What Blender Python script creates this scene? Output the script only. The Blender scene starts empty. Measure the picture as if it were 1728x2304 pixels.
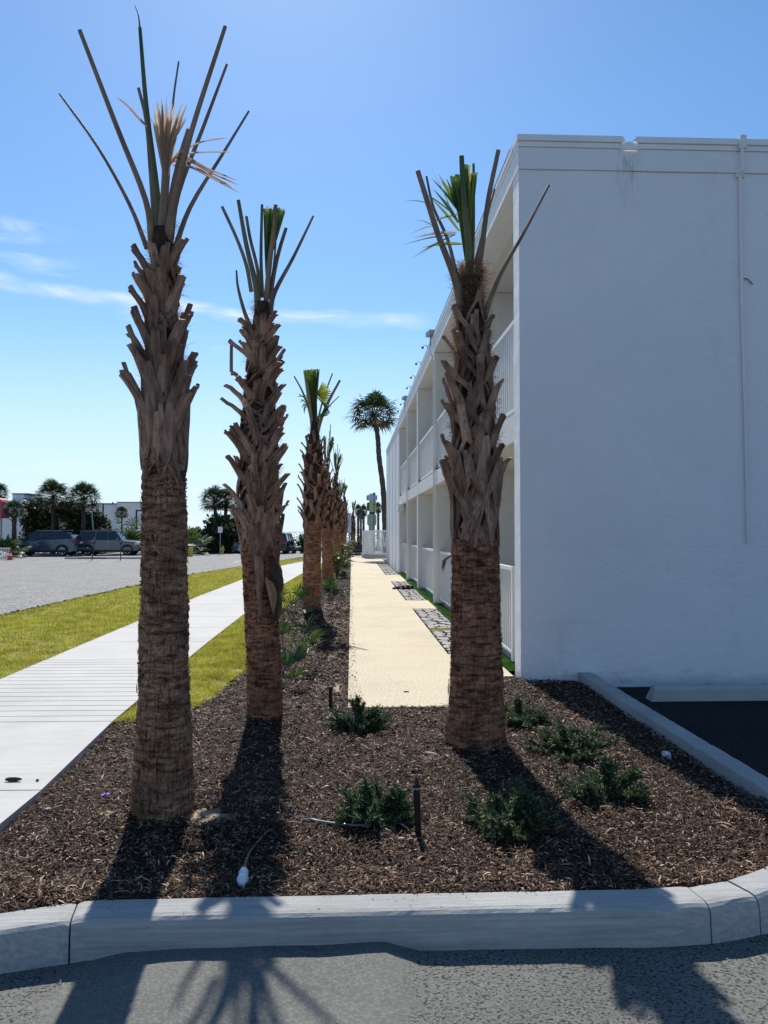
import bpy, math, random
import numpy as np
from mathutils import Vector, Matrix, noise
R = math.radians
rnd = random.Random(7)
rng = np.random.default_rng(7)
sc = bpy.context.scene
col = sc.collection

# ------------------------------------------------------------------ camera
F = 1730.0                       # focal length in photo pixels (photo 1728 x 2304)
CAMZ = 1.55
YAW, PITCH = R(2.416), R(1.457)
cam_d = bpy.data.cameras.new('camera'); cam = bpy.data.objects.new('camera', cam_d); col.objects.link(cam)
cam_d.sensor_fit = 'VERTICAL'; cam_d.sensor_height = 34.67; cam_d.lens = 34.67*F/2304
cam_d.clip_start = 0.05; cam_d.clip_end = 60000
cam.location = (0, 0, CAMZ); cam.rotation_euler = (R(90)+PITCH, 0, -YAW)
sc.camera = cam
_fw = Vector((math.sin(YAW)*math.cos(PITCH), math.cos(YAW)*math.cos(PITCH), math.sin(PITCH)))
_rt = Vector((math.cos(YAW), -math.sin(YAW), 0)); _up = _rt.cross(_fw)
def ray(u, v): return _fw + _rt*((u-864)/F) + _up*((1152-v)/F)
def G(u, v, z=0.0):              # measured photo pixel -> point of the site at height z
    d = ray(u, v); t = (z-CAMZ)/d.z
    return Vector((d.x*t, d.y*t, z))
def AT(u, v, Y):                 # measured photo pixel -> point of the site at distance Y
    d = ray(u, v); t = Y/d.y
    return Vector((d.x*t, Y, CAMZ+d.z*t))

# ------------------------------------------------------------------ world + sun
SUN_EL, SUN_AZ = R(45.5), R(-5.6)      # azimuth from +Y, negative towards -X
w = bpy.data.worlds.new('World'); sc.world = w; w.use_nodes = True
nt = w.node_tree; N = nt.nodes; L = nt.links; N.clear()
sky = N.new('ShaderNodeTexSky'); sky.sky_type = 'NISHITA'; sky.sun_disc = False
sky.sun_elevation = SUN_EL; sky.sun_rotation = SUN_AZ
sky.air_density = 1.0; sky.dust_density = 0.2; sky.ozone_density = 2.2; sky.altitude = 0
bg = N.new('ShaderNodeBackground'); bg.inputs['Strength'].default_value = 0.105
out = N.new('ShaderNodeOutputWorld')
# thin cirrus wisps, laid out by direction in the sky
tc = N.new('ShaderNodeTexCoord')
def wmath(op, a, b=None, c=None):
    n = N.new('ShaderNodeMath'); n.operation = op
    for i, x in enumerate((a, b, c)):
        if x is None: continue
        if isinstance(x, (int, float)): n.inputs[i].default_value = x
        else: L.new(x, n.inputs[i])
    return n.outputs[0]
sep = N.new('ShaderNodeSeparateXYZ'); L.new(tc.outputs['Generated'], sep.inputs[0])
az = wmath('ARCTAN2', sep.outputs[0], sep.outputs[1])        # 0 at +Y, + to the right
el = wmath('ARCSINE', sep.outputs[2])
comb = N.new('ShaderNodeCombineXYZ'); L.new(az, comb.inputs[0]); L.new(el, comb.inputs[1])
def wnoise(sx, sy, scale, detail=6, dist=0.0):
    m = N.new('ShaderNodeMapping'); m.inputs['Scale'].default_value = (sx, sy, 1)
    L.new(comb.outputs[0], m.inputs[0])
    n = N.new('ShaderNodeTexNoise'); n.inputs['Scale'].default_value = scale
    n.inputs['Detail'].default_value = detail; n.inputs['Distortion'].default_value = dist
    L.new(m.outputs[0], n.inputs['Vector']); return n.outputs['Fac']
def smooth(x, a, b):
    n = N.new('ShaderNodeMapRange'); n.interpolation_type = 'SMOOTHSTEP'
    L.new(x, n.inputs[0]); n.inputs[1].default_value = a; n.inputs[2].default_value = b
    return n.outputs[0]
warp = wmath('MULTIPLY', wmath('SUBTRACT', wnoise(1, 1, 9, 3), 0.5), 0.035)
elw = wmath('ADD', el, warp)
def band(e0, wd, a0, a1, slope=0.0):
    e = wmath('SUBTRACT', wmath('SUBTRACT', elw, e0), wmath('MULTIPLY', az, slope))
    g = smooth(wmath('ABSOLUTE', e), wd, 0.0)
    return wmath('MULTIPLY', g, wmath('MULTIPLY', smooth(az, a0-0.05, a0+0.03), smooth(az, a1+0.03, a1-0.06)))
wis = smooth(wnoise(1, 6, 9, 8, 0.8), 0.38, 0.72)
wis2 = smooth(wnoise(1.0, 5.5, 8, 9, 0.5), 0.44, 0.76)
b1 = wmath('MULTIPLY', band(0.270, 0.013, -0.50, 0.10, -0.03), wmath('ADD', wmath('MULTIPLY', wis, 0.95), 0.25))
b2 = wmath('MULTIPLY', band(0.182, 0.022, -0.60, -0.17, -0.33), wis2)
b3 = wmath('MULTIPLY', band(0.224, 0.028, -0.60, -0.34, -0.30), wis2)
low = wmath('MULTIPLY', smooth(wnoise(1, 9, 5, 5, 0.3), 0.5, 0.8), wmath('MULTIPLY', smooth(el, 0.15, 0.03), 0.35))
cl = wmath('MINIMUM', wmath('ADD', wmath('MULTIPLY', wmath('ADD', b1, wmath('ADD', b2, b3)), 0.62), low), 0.8)
hsv = N.new('ShaderNodeHueSaturation'); hsv.inputs['Saturation'].default_value = 1.05
tint = N.new('ShaderNodeMix'); tint.data_type = 'RGBA'; tint.blend_type = 'MULTIPLY'; tint.inputs['Factor'].default_value = 1.0
tint.inputs['B'].default_value = (0.82, 1.0, 1.13, 1); L.new(sky.outputs[0], tint.inputs['A']); L.new(tint.outputs['Result'], hsv.inputs['Color'])
mx = N.new('ShaderNodeMix'); mx.data_type = 'RGBA'
hz = wmath('MULTIPLY', smooth(el, 0.30, 0.0), 0.85)
mh = N.new('ShaderNodeMix'); mh.data_type = 'RGBA'; L.new(hz, mh.inputs['Factor']); L.new(hsv.outputs[0], mh.inputs['A']); mh.inputs['B'].default_value = (5.8, 7.1, 8.6, 1)
L.new(cl, mx.inputs['Factor']); L.new(mh.outputs['Result'], mx.inputs['A']); mx.inputs['B'].default_value = (8.2, 8.6, 9.0, 1)
L.new(mx.outputs['Result'], bg.inputs['Color']); L.new(bg.outputs[0], out.inputs['Surface'])

sd = bpy.data.lights.new('sun', 'SUN'); so = bpy.data.objects.new('sun', sd); col.objects.link(so)
sd.energy = 5.0; sd.angle = R(0.53); sd.color = (1.0, 0.95, 0.87)
sdir = Vector((math.sin(SUN_AZ)*math.cos(SUN_EL), math.cos(SUN_AZ)*math.cos(SUN_EL), math.sin(SUN_EL)))
so.rotation_euler = sdir.to_track_quat('Z', 'Y').to_euler(); so.location = (-3, 20, 20)
sc.view_settings.view_transform = 'Standard'; sc.view_settings.look = 'None'
sc.view_settings.exposure = 0.27; sc.view_settings.gamma = 1
sc.render.engine = 'CYCLES'
sc.cycles.max_bounces = 6; sc.cycles.transparent_max_bounces = 8

# ------------------------------------------------------------------ materials
def new_mat(name):
    m = bpy.data.materials.new(name); m.use_nodes = True
    n = m.node_tree; return m, n.nodes, n.links, n.nodes['Principled BSDF']
def ramp(nodes, links, fac, stops):
    r = nodes.new('ShaderNodeValToRGB'); e = r.color_ramp.elements
    while len(e) < len(stops): e.new(0.5)
    for i, (p, c) in enumerate(stops):
        e[i].position = p; e[i].color = (*c, 1)
    links.new(fac, r.inputs[0]); return r.outputs[0]
def tex(nodes, links, kind, scale, stretch=(1, 1, 1), detail=4, rough=0.55, dist=0.0, coord='Object', feature=None):
    t = nodes.new('ShaderNodeTexCoord'); m = nodes.new('ShaderNodeMapping'); m.inputs['Scale'].default_value = stretch
    links.new(t.outputs[coord], m.inputs[0])
    if kind == 'noise':
        n = nodes.new('ShaderNodeTexNoise'); n.inputs['Detail'].default_value = detail; n.inputs['Roughness'].default_value = rough
        n.inputs['Distortion'].default_value = dist; o = n.outputs['Fac']
    else:
        n = nodes.new('ShaderNodeTexVoronoi')
        if feature: n.feature = feature
        o = n.outputs['Distance']
    n.inputs['Scale'].default_value = scale; links.new(m.outputs[0], n.inputs['Vector']); return o
def mixc(nodes, links, fac, a, b, mode='MIX'):
    m = nodes.new('ShaderNodeMix'); m.data_type = 'RGBA'; m.blend_type = mode
    for s, x in (('Factor', fac), ('A', a), ('B', b)):
        if isinstance(x, float): m.inputs[s].default_value = x
        elif isinstance(x, tuple): m.inputs[s].default_value = (*x, 1)
        else: links.new(x, m.inputs[s])
    return m.outputs['Result']
def bump(nodes, links, bsdf, h, strength, dist, prev=None):
    b = nodes.new('ShaderNodeBump'); b.inputs['Strength'].default_value = strength; b.inputs['Distance'].default_value = dist
    links.new(h, b.inputs['Height'])
    if prev is not None: links.new(prev, b.inputs['Normal'])
    links.new(b.outputs[0], bsdf.inputs['Normal']); return b.outputs[0]
def simple(name, c1, c2, scale=8, rough=0.7, bs=0.3, bd=0.004, stretch=(1, 1, 1), bscale=None, detail=6, metal=0.0, spec=0.4, lo=0.35, hi=0.65, coord='Object'):
    m, n, l, b = new_mat(name)
    f = tex(n, l, 'noise', scale, stretch, detail, coord=coord)
    l.new(ramp(n, l, f, [(lo, c1), (hi, c2)]), b.inputs['Base Color'])
    b.inputs['Roughness'].default_value = rough; b.inputs['Metallic'].default_value = metal
    b.inputs['Specular IOR Level'].default_value = spec
    if bs: bump(n, l, b, tex(n, l, 'noise', bscale or scale*3, stretch, 6, coord=coord), bs, bd)
    return m
def island_mat(name, stops, rough=0.6, spec=0.3, trans=0.0, noise_mix=0.0):
    m, n, l, b = new_mat(name)
    g = n.new('ShaderNodeNewGeometry')
    c = ramp(n, l, g.outputs['Random Per Island'], stops)
    if noise_mix:
        f = tex(n, l, 'noise', 2.6, detail=6, rough=0.7)
        c = mixc(n, l, noise_mix, c, ramp(n, l, f, [(0.36, (0.55, 0.48, 0.45)), (0.62, (1.3, 1.3, 1.3))]), 'MULTIPLY')
    l.new(c, b.inputs['Base Color']); b.inputs['Roughness'].default_value = rough
    b.inputs['Specular IOR Level'].default_value = spec
    if trans:
        t = n.new('ShaderNodeBsdfTranslucent'); l.new(c, t.inputs['Color'])
        ms = n.new('ShaderNodeMixShader'); ms.inputs[0].default_value = trans
        l.new(b.outputs[0], ms.inputs[1]); l.new(t.outputs[0], ms.inputs[2])
        l.new(ms.outputs[0], n['Material Output'].inputs['Surface'])
    return m
M = {}
def concrete(name, c1, c2, line=0.0, spk=None, spks=120, spkw=0.5, bs=0.25, stain=0.12):
    m, n, l, b = new_mat(name)
    c = ramp(n, l, tex(n, l, 'noise', 1.4, detail=8, rough=0.65), [(0.3, c1), (0.7, c2)])
    if line:
        f = tex(n, l, 'noise', 9, (0.18, 14, 6), 5, 0.7)
        c = mixc(n, l, line, c, ramp(n, l, f, [(0.3, (0.55, 0.55, 0.56)), (0.7, (1.12, 1.12, 1.12))]), 'MULTIPLY')
    if spk:
        f = tex(n, l, 'voronoi', spks, feature='F1')
        nn = tex(n, l, 'noise', spks*1.3, detail=2)
        c = mixc(n, l, ramp(n, l, nn, [(0.45, (0, 0, 0)), (0.62, (spkw,)*3)]), c, spk)
    f = tex(n, l, 'noise', 0.5, detail=10, rough=0.75)
    c = mixc(n, l, ramp(n, l, f, [(0.5, (0, 0, 0)), (0.75, (stain,)*3)]), c, (0.12, 0.11, 0.1))
    pits = tex(n, l, 'noise', 45, detail=3, rough=0.8)
    c = mixc(n, l, ramp(n, l, pits, [(0.68, (0, 0, 0)), (0.76, (0.5,)*3)]), c, (0.10, 0.10, 0.10))
    l.new(c, b.inputs['Base Color']); b.inputs['Roughness'].default_value = 0.85; b.inputs['Specular IOR Level'].default_value = 0.25
    bb = bump(n, l, b, tex(n, l, 'noise', 60, (0.4, 1.8, 1) if line else (1, 1, 1), 8, 0.7), bs, 0.004)
    return m
M['kerb'] = concrete('kerb_concrete', (0.34, 0.345, 0.335), (0.48, 0.48, 0.46), line=0.75, bs=0.9, stain=.3)
M['walk'] = concrete('sidewalk_concrete', (0.50, 0.49, 0.47), (0.57, 0.56, 0.535), line=0.5, bs=0.3, stain=0.22)
M['path'] = concrete('aggregate_path', (0.42, 0.345, 0.225), (0.50, 0.42, 0.285), spk=(0.72, 0.66, 0.52), spks=48, spkw=.9, bs=0.7, stain=0.30)
M['wheelstop'] = concrete('wheel_stop_concrete', (0.36, 0.35, 0.33), (0.46, 0.45, 0.42), bs=0.4)

def asphalt(name, dark, light, agg=0.5, aggscale=70, patch=None, rough=0.85, spec=0.2):
    m, n, l, b = new_mat(name)
    base = ramp(n, l, tex(n, l, 'noise', 0.9, detail=8, rough=0.7), [(0.35, dark), (0.7, light)])
    v = tex(n, l, 'noise', aggscale, detail=4, rough=0.75)
    c = mixc(n, l, ramp(n, l, v, [(0.45, (0, 0, 0)), (0.65, (agg,)*3)]), base, tuple(min(1, x*1.9) for x in light))
    pit = tex(n, l, 'noise', aggscale*1.0, (1, 1.3, 1), detail=3, rough=0.6)
    pitf = ramp(n, l, pit, [(0.56, (0, 0, 0)), (0.63, (0.9,)*3)])
    if patch:     # smooth sealed area and coarse worn area
        t3 = n.new('ShaderNodeTexCoord'); s3 = n.new('ShaderNodeSeparateXYZ'); l.new(t3.outputs['Object'], s3.inputs[0])
        m1 = n.new('ShaderNodeMath'); m1.operation = 'ADD'; l.new(s3.outputs[0], m1.inputs[0]); m1.inputs[1].default_value = .42
        m2 = n.new('ShaderNodeMath'); m2.operation = 'ABSOLUTE'; l.new(m1.outputs[0], m2.inputs[0])
        m3 = n.new('ShaderNodeMath'); m3.operation = 'MULTIPLY_ADD'; l.new(tex(n, l, 'noise', 4, detail=6, rough=0.7), m3.inputs[0]); m3.inputs[1].default_value = .35; l.new(m2.outputs[0], m3.inputs[2])
        pm = ramp(n, l, m3.outputs[0], [(0.80, (0, 0, 0)), (0.86, (1, 1, 1))])
        pitf = mixc(n, l, 1.0, pitf, pm, 'MULTIPLY')
    c = mixc(n, l, pitf, c, tuple(x*0.25 for x in dark))
    cr = tex(n, l, 'voronoi', 0.8, feature='DISTANCE_TO_EDGE')
    l.new(c, b.inputs['Base Color']); b.inputs['Roughness'].default_value = rough; b.inputs['Specular IOR Level'].default_value = spec
    b1_ = bump(n, l, b, v, 0.6, 0.006)
    inv = n.new('ShaderNodeInvert'); l.new(pitf, inv.inputs['Color'])
    bump(n, l, b, inv.outputs[0], 0.8, 0.008, b1_)
    return m
M['lot'] = asphalt('parking_asphalt', (0.095, 0.098, 0.090), (0.155, 0.155, 0.140), 0.45, 75, True)
M['lot_shade'] = asphalt('shaded_bay_asphalt', (0.016, 0.018, 0.021), (0.026, 0.028, 0.031), 0.3, 60, rough=1.0, spec=.1)  # bay asphalt, the building's shade put into its near-black colour
M['road'] = asphalt('street_asphalt', (0.20, 0.195, 0.185), (0.27, 0.262, 0.25), 0.3, 14)
M['soil'] = simple('mulch_soil', (0.008, 0.005, 0.0035), (0.035, 0.021, 0.013), 14, 0.95, 1.0, 0.02, bscale=45)
M['sand'] = simple('bare_sand', (0.30, 0.23, 0.15), (0.40, 0.32, 0.21), 20, 0.95, 0.6, 0.006, bscale=60)
M['lawnbase'] = simple('lawn_turf', (0.16, 0.125, 0.04), (0.34, 0.32, 0.07), 5, 0.95, 0.9, 0.02, bscale=60, detail=9)
M['grass'] = island_mat('grass_blades', [(0.0, (0.24, 0.26, 0.03)), (0.5, (0.42, 0.43, 0.06)), (0.85, (0.54, 0.52, 0.10)), (1.0, (0.55, 0.47, 0.20))], 0.7, 0.2, 0.5, 0.75)
M['turf'] = island_mat('artificial_turf_blades', [(0.0, (0.03, 0.10, 0.015)), (1.0, (0.09, 0.24, 0.04))], 0.6, 0.3, 0.3)
M['turfbase'] = simple('artificial_turf_base', (0.03, 0.09, 0.015), (0.06, 0.15, 0.03), 30, 0.9)
M['mulch'] = island_mat('mulch_chips', [(0.0, (0.010, 0.006, 0.004)), (0.38, (0.036, 0.018, 0.010)), (0.68, (0.100, 0.052, 0.030)), (0.88, (0.24, 0.140, 0.086)), (0.96, (0.46, 0.32, 0.21)), (1.0, (0.64, 0.52, 0.40))], 0.7, 0.14)
M['debris'] = island_mat('dark_debris', [(0.0, (0.015, 0.013, 0.011)), (1.0, (0.07, 0.055, 0.045))], 0.8)
M['ground'] = simple('far_ground', (0.09, 0.09, 0.085), (0.14, 0.135, 0.12), 0.4, 0.95, 0)
M['beach'] = simple('beach_sand', (0.34, 0.30, 0.24), (0.44, 0.39, 0.31), 0.3, 0.95, 0)
M['paver'] = simple('flagstone', (0.20, 0.195, 0.19), (0.36, 0.345, 0.325), 6, 0.85, 0.5, 0.006, bscale=40)
M['plastic_black'] = simple('black_plastic', (0.008, 0.008, 0.009), (0.014, 0.014, 0.016), 20, 0.35, 0.1)
M['plastic_white'] = simple('white_plastic', (0.68, 0.68, 0.68), (0.78, 0.78, 0.77), 30, 0.35, 0.1)
M['hose'] = simple('poly_hose', (0.010, 0.018, 0.019), (0.018, 0.027, 0.028), 20, 0.4, 0.1, spec=0.4)
M['bronze'] = simple('dark_metal', (0.02, 0.022, 0.028), (0.035, 0.037, 0.042), 10, 0.5, 0.1)
M['galv'] = simple('grey_metal', (0.28, 0.29, 0.30), (0.36, 0.37, 0.38), 10, 0.45, 0.1, metal=0.3)

# stucco
def stucco(name, c1, c2, bs=0.45, streak=0.25):
    m, n, l, b = new_mat(name)
    c = ramp(n, l, tex(n, l, 'noise', 0.8, detail=7), [(0.3, c1), (0.7, c2)])
    f = tex(n, l, 'noise', 2.2, (1, 1, 0.22), 7, 0.65)
    c = mixc(n, l, ramp(n, l, f, [(0.55, (0, 0, 0)), (0.8, (streak,)*3)]), c, (0.42, 0.41, 0.40))
    l.new(c, b.inputs['Base Color']); b.inputs['Roughness'].default_value = 0.75; b.inputs['Specular IOR Level'].default_value = 0.3
    p = bump(n, l, b, tex(n, l, 'noise', 9, (1, 1, 1), 4), 0.25, 0.03)
    bump(n, l, b, tex(n, l, 'noise', 55, (1, 1, 0.8), 6, 0.65), bs, 0.008, p)
    return m
M['wall'] = stucco('painted_stucco', (0.68, 0.685, 0.70), (0.74, 0.74, 0.745))
M['wall_warm'] = stucco('cream_stucco', (0.70, 0.675, 0.625), (0.75, 0.725, 0.68), 0.35)
M['trim'] = simple('white_metal_trim', (0.72, 0.73, 0.74), (0.78, 0.79, 0.80), 3, 0.45, 0.1)
M['rail'] = simple('white_railing_paint', (0.74, 0.74, 0.72), (0.80, 0.80, 0.78), 3, 0.4, 0.0)
M['stain'] = simple('mildew_stain', (0.20, 0.20, 0.20), (0.34, 0.34, 0.34), 12, 0.9, 0)
M['roofdark'] = simple('roof_membrane', (0.06, 0.07, 0.08), (0.10, 0.11, 0.12), 3, 0.7)
M['door'] = simple('grey_door', (0.20, 0.24, 0.27), (0.24, 0.28, 0.31), 3, 0.5, 0)

# palm bark: broken horizontal ridges above, vertical fissures near the foot
def bark(name, c_dark, c_mid, c_light):
    m, n, l, b = new_mat(name)
    h1 = tex(n, l, 'noise', 7, (1.3, 1.3, 5.5), 7, 0.62, 0.5)
    h2 = tex(n, l, 'noise', 26, (3.0, 3.0, 0.5), 6, 0.65, 0.3)
    big = tex(n, l, 'noise', 5, (1, 1, 1.4), 4)
    # plates: warped cells, wide and low, with dark gaps between them
    t = n.new('ShaderNodeTexCoord'); mp = n.new('ShaderNodeMapping'); mp.inputs['Scale'].default_value = (1, 1, 2.4); l.new(t.outputs['Object'], mp.inputs[0])
    ns = n.new('ShaderNodeTexNoise'); ns.inputs['Scale'].default_value = 9; ns.inputs['Detail'].default_value = 4; l.new(mp.outputs[0], ns.inputs['Vector'])
    vm = n.new('ShaderNodeVectorMath'); vm.operation = 'MULTIPLY_ADD'; l.new(ns.outputs['Color'], vm.inputs[0]); vm.inputs[1].default_value = (.14, .14, .14); l.new(mp.outputs[0], vm.inputs[2])
    vo = n.new('ShaderNodeTexVoronoi'); vo.feature = 'DISTANCE_TO_EDGE'; vo.inputs['Scale'].default_value = 15; l.new(vm.outputs[0], vo.inputs['Vector'])
    gap = ramp(n, l, vo.outputs['Distance'], [(0.0, (0.30,)*3), (0.03, (.75,)*3), (0.10, (1,)*3)])
    c = ramp(n, l, h1, [(0.38, c_dark), (0.50, c_mid), (0.68, c_light)])
    c = mixc(n, l, 0.85, c, ramp(n, l, h2, [(0.34, (0.25,)*3), (0.44, (0.9,)*3), (0.7, (1.35,)*3)]), 'MULTIPLY')
    c = mixc(n, l, ramp(n, l, tex(n, l, 'noise', 6, detail=3), [(0.4, (0.15,)*3), (0.6, (.85,)*3)]), c, gap, 'MULTIPLY')
    c = mixc(n, l, 0.6, c, ramp(n, l, big, [(0.38, (0.5, 0.47, 0.45)), (0.62, (1.3, 1.22, 1.15))]), 'MULTIPLY')
    l.new(c, b.inputs['Base Color']); b.inputs['Roughness'].default_value = 0.9; b.inputs['Specular IOR Level'].default_value = 0.15
    p = bump(n, l, b, h1, 1.0, 0.035)
    p = bump(n, l, b, gap, .6, 0.008, p)
    bump(n, l, b, h2, 1.0, 0.018, p)
    return m
M['bark'] = bark('palm_bark', (0.15, 0.075, 0.045), (0.41, 0.235, 0.15), (0.58, 0.37, 0.25))
M['bark_dark'] = bark('old_palm_bark', (0.03, 0.025, 0.02), (0.10, 0.08, 0.065), (0.17, 0.14, 0.115))
M['bark_red'] = bark('palm_bark_reddish', (0.14, 0.06, 0.033), (0.42, 0.205, 0.12), (0.60, 0.33, 0.205))
def bootmat(name, c1, c2, c3):
    m, n, l, b = new_mat(name)
    oi = n.new('ShaderNodeObjectInfo')
    c = ramp(n, l, tex(n, l, 'noise', 9, (1, 1, 0.5), 6, 0.6), [(0.3, c1), (0.5, c2), (0.7, c3)])
    c = mixc(n, l, 0.8, c, ramp(n, l, oi.outputs['Random'], [(0, (0.55, 0.50, 0.47)), (.5, (.95, .9, .86)), (1, (1.35, 1.32, 1.3))]), 'MULTIPLY')
    sp = tex(n, l, 'noise', 38, (1, 1, 0.25), 5, 0.7)
    c = mixc(n, l, 0.7, c, ramp(n, l, sp, [(0.34, (0.3,)*3), (0.52, (1.1,)*3)]), 'MULTIPLY')
    l.new(c, b.inputs['Base Color']); b.inputs['Roughness'].default_value = 0.7; b.inputs['Specular IOR Level'].default_value = 0.35
    bump(n, l, b, sp, 0.6, 0.004)
    return m
M['boot'] = bootmat('leaf_base', (0.11, 0.060, 0.040), (0.25, 0.152, 0.105), (0.38, 0.265, 0.20))
M['boot_red'] = bootmat('leaf_base_reddish', (0.12, 0.058, 0.038), (0.27, 0.15, 0.10), (0.38, 0.24, 0.17))
M['cut'] = simple('cut_end', (0.38, 0.27, 0.15), (0.50, 0.38, 0.24), 40, 0.8, 0.3)
M['core'] = simple('fibre_core', (0.018, 0.010, 0.007), (0.075, 0.042, 0.026), 30, 0.95, 1.0, 0.015, (1, 1, 0.5), 60)
M['fibre'] = island_mat('palm_fibre', [(0, (0.06, 0.032, 0.018)), (0.6, (0.20, 0.11, 0.055)), (1, (0.50, 0.33, 0.18))], 0.7, 0.3, 0.35)
M['petiole'] = simple('petiole_grey', (0.15, 0.10, 0.072), (0.28, 0.20, 0.145), 12, 0.6, 0.8, 0.005, (1, 1, 0.15), 60, spec=0.25)
M['petiole_green'] = simple('petiole_green', (0.06, 0.085, 0.04), (0.17, 0.16, 0.09), 8, 0.55, 0.8, 0.005, (1, 1, 0.12), 60, spec=0.25)
M['frond_green'] = island_mat('cut_frond_green', [(0, (0.03, 0.075, 0.02)), (0.6, (0.08, 0.15, 0.035)), (0.85, (0.22, 0.28, 0.05)), (1, (0.42, 0.38, 0.10))], 0.5, 0.4, 0.5)
M['frond_lime'] = island_mat('lime_frond', [(0, (0.12, 0.18, 0.02)), (1, (0.34, 0.36, 0.06))], 0.5, 0.5, 0.55)  # lime to yellow-green blades
M['frond_dry'] = island_mat('dry_frond', [(0, (0.36, 0.24, 0.17)), (0.6, (0.50, 0.36, 0.26)), (1, (0.62, 0.50, 0.34))], 0.6, 0.3, 0.5)
M['palmleaf'] = island_mat('cabbage_palm_leaf', [(0, (0.010, 0.024, 0.010)), (0.6, (0.030, 0.056, 0.018)), (1, (0.09, 0.13, 0.04))], 0.6, 0.3, 0.2)
M['palmdead'] = island_mat('dead_palm_leaf', [(0, (0.08, 0.05, 0.03)), (1, (0.20, 0.14, 0.09))], 0.7, 0.3, 0.2)
M['palmetto'] = island_mat('palmetto_leaf', [(0, (0.02, 0.05, 0.014)), (0.7, (0.06, 0.12, 0.025)), (1, (0.22, 0.26, 0.08))], 0.45, 0.4, 0.3)
M['juniper'] = island_mat('juniper_sprig', [(0, (0.018, 0.042, 0.022)), (0.55, (0.055, 0.105, 0.045)), (0.88, (0.13, 0.19, 0.07)), (1, (0.26, 0.28, 0.10))], 0.55, 0.4, 0.3)
M['bush'] = island_mat('sunflecked_bush_leaf', [(0, (0.012, 0.028, 0.010)), (0.6, (0.04, 0.07, 0.022)), (0.9, (0.12, 0.15, 0.05)), (1, (0.38, 0.40, 0.26))], 0.55, 0.4, 0.25)  # lighter greens, and sunlit flecks put into the colour as pale leaves
M['shrub'] = island_mat('yellow_green_leaf', [(0, (0.03, 0.06, 0.015)), (0.6, (0.10, 0.15, 0.03)), (1, (0.30, 0.30, 0.05))], 0.45, 0.5, 0.35)
M['twig'] = simple('twig', (0.07, 0.045, 0.03), (0.13, 0.09, 0.06), 20, 0.9)

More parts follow.
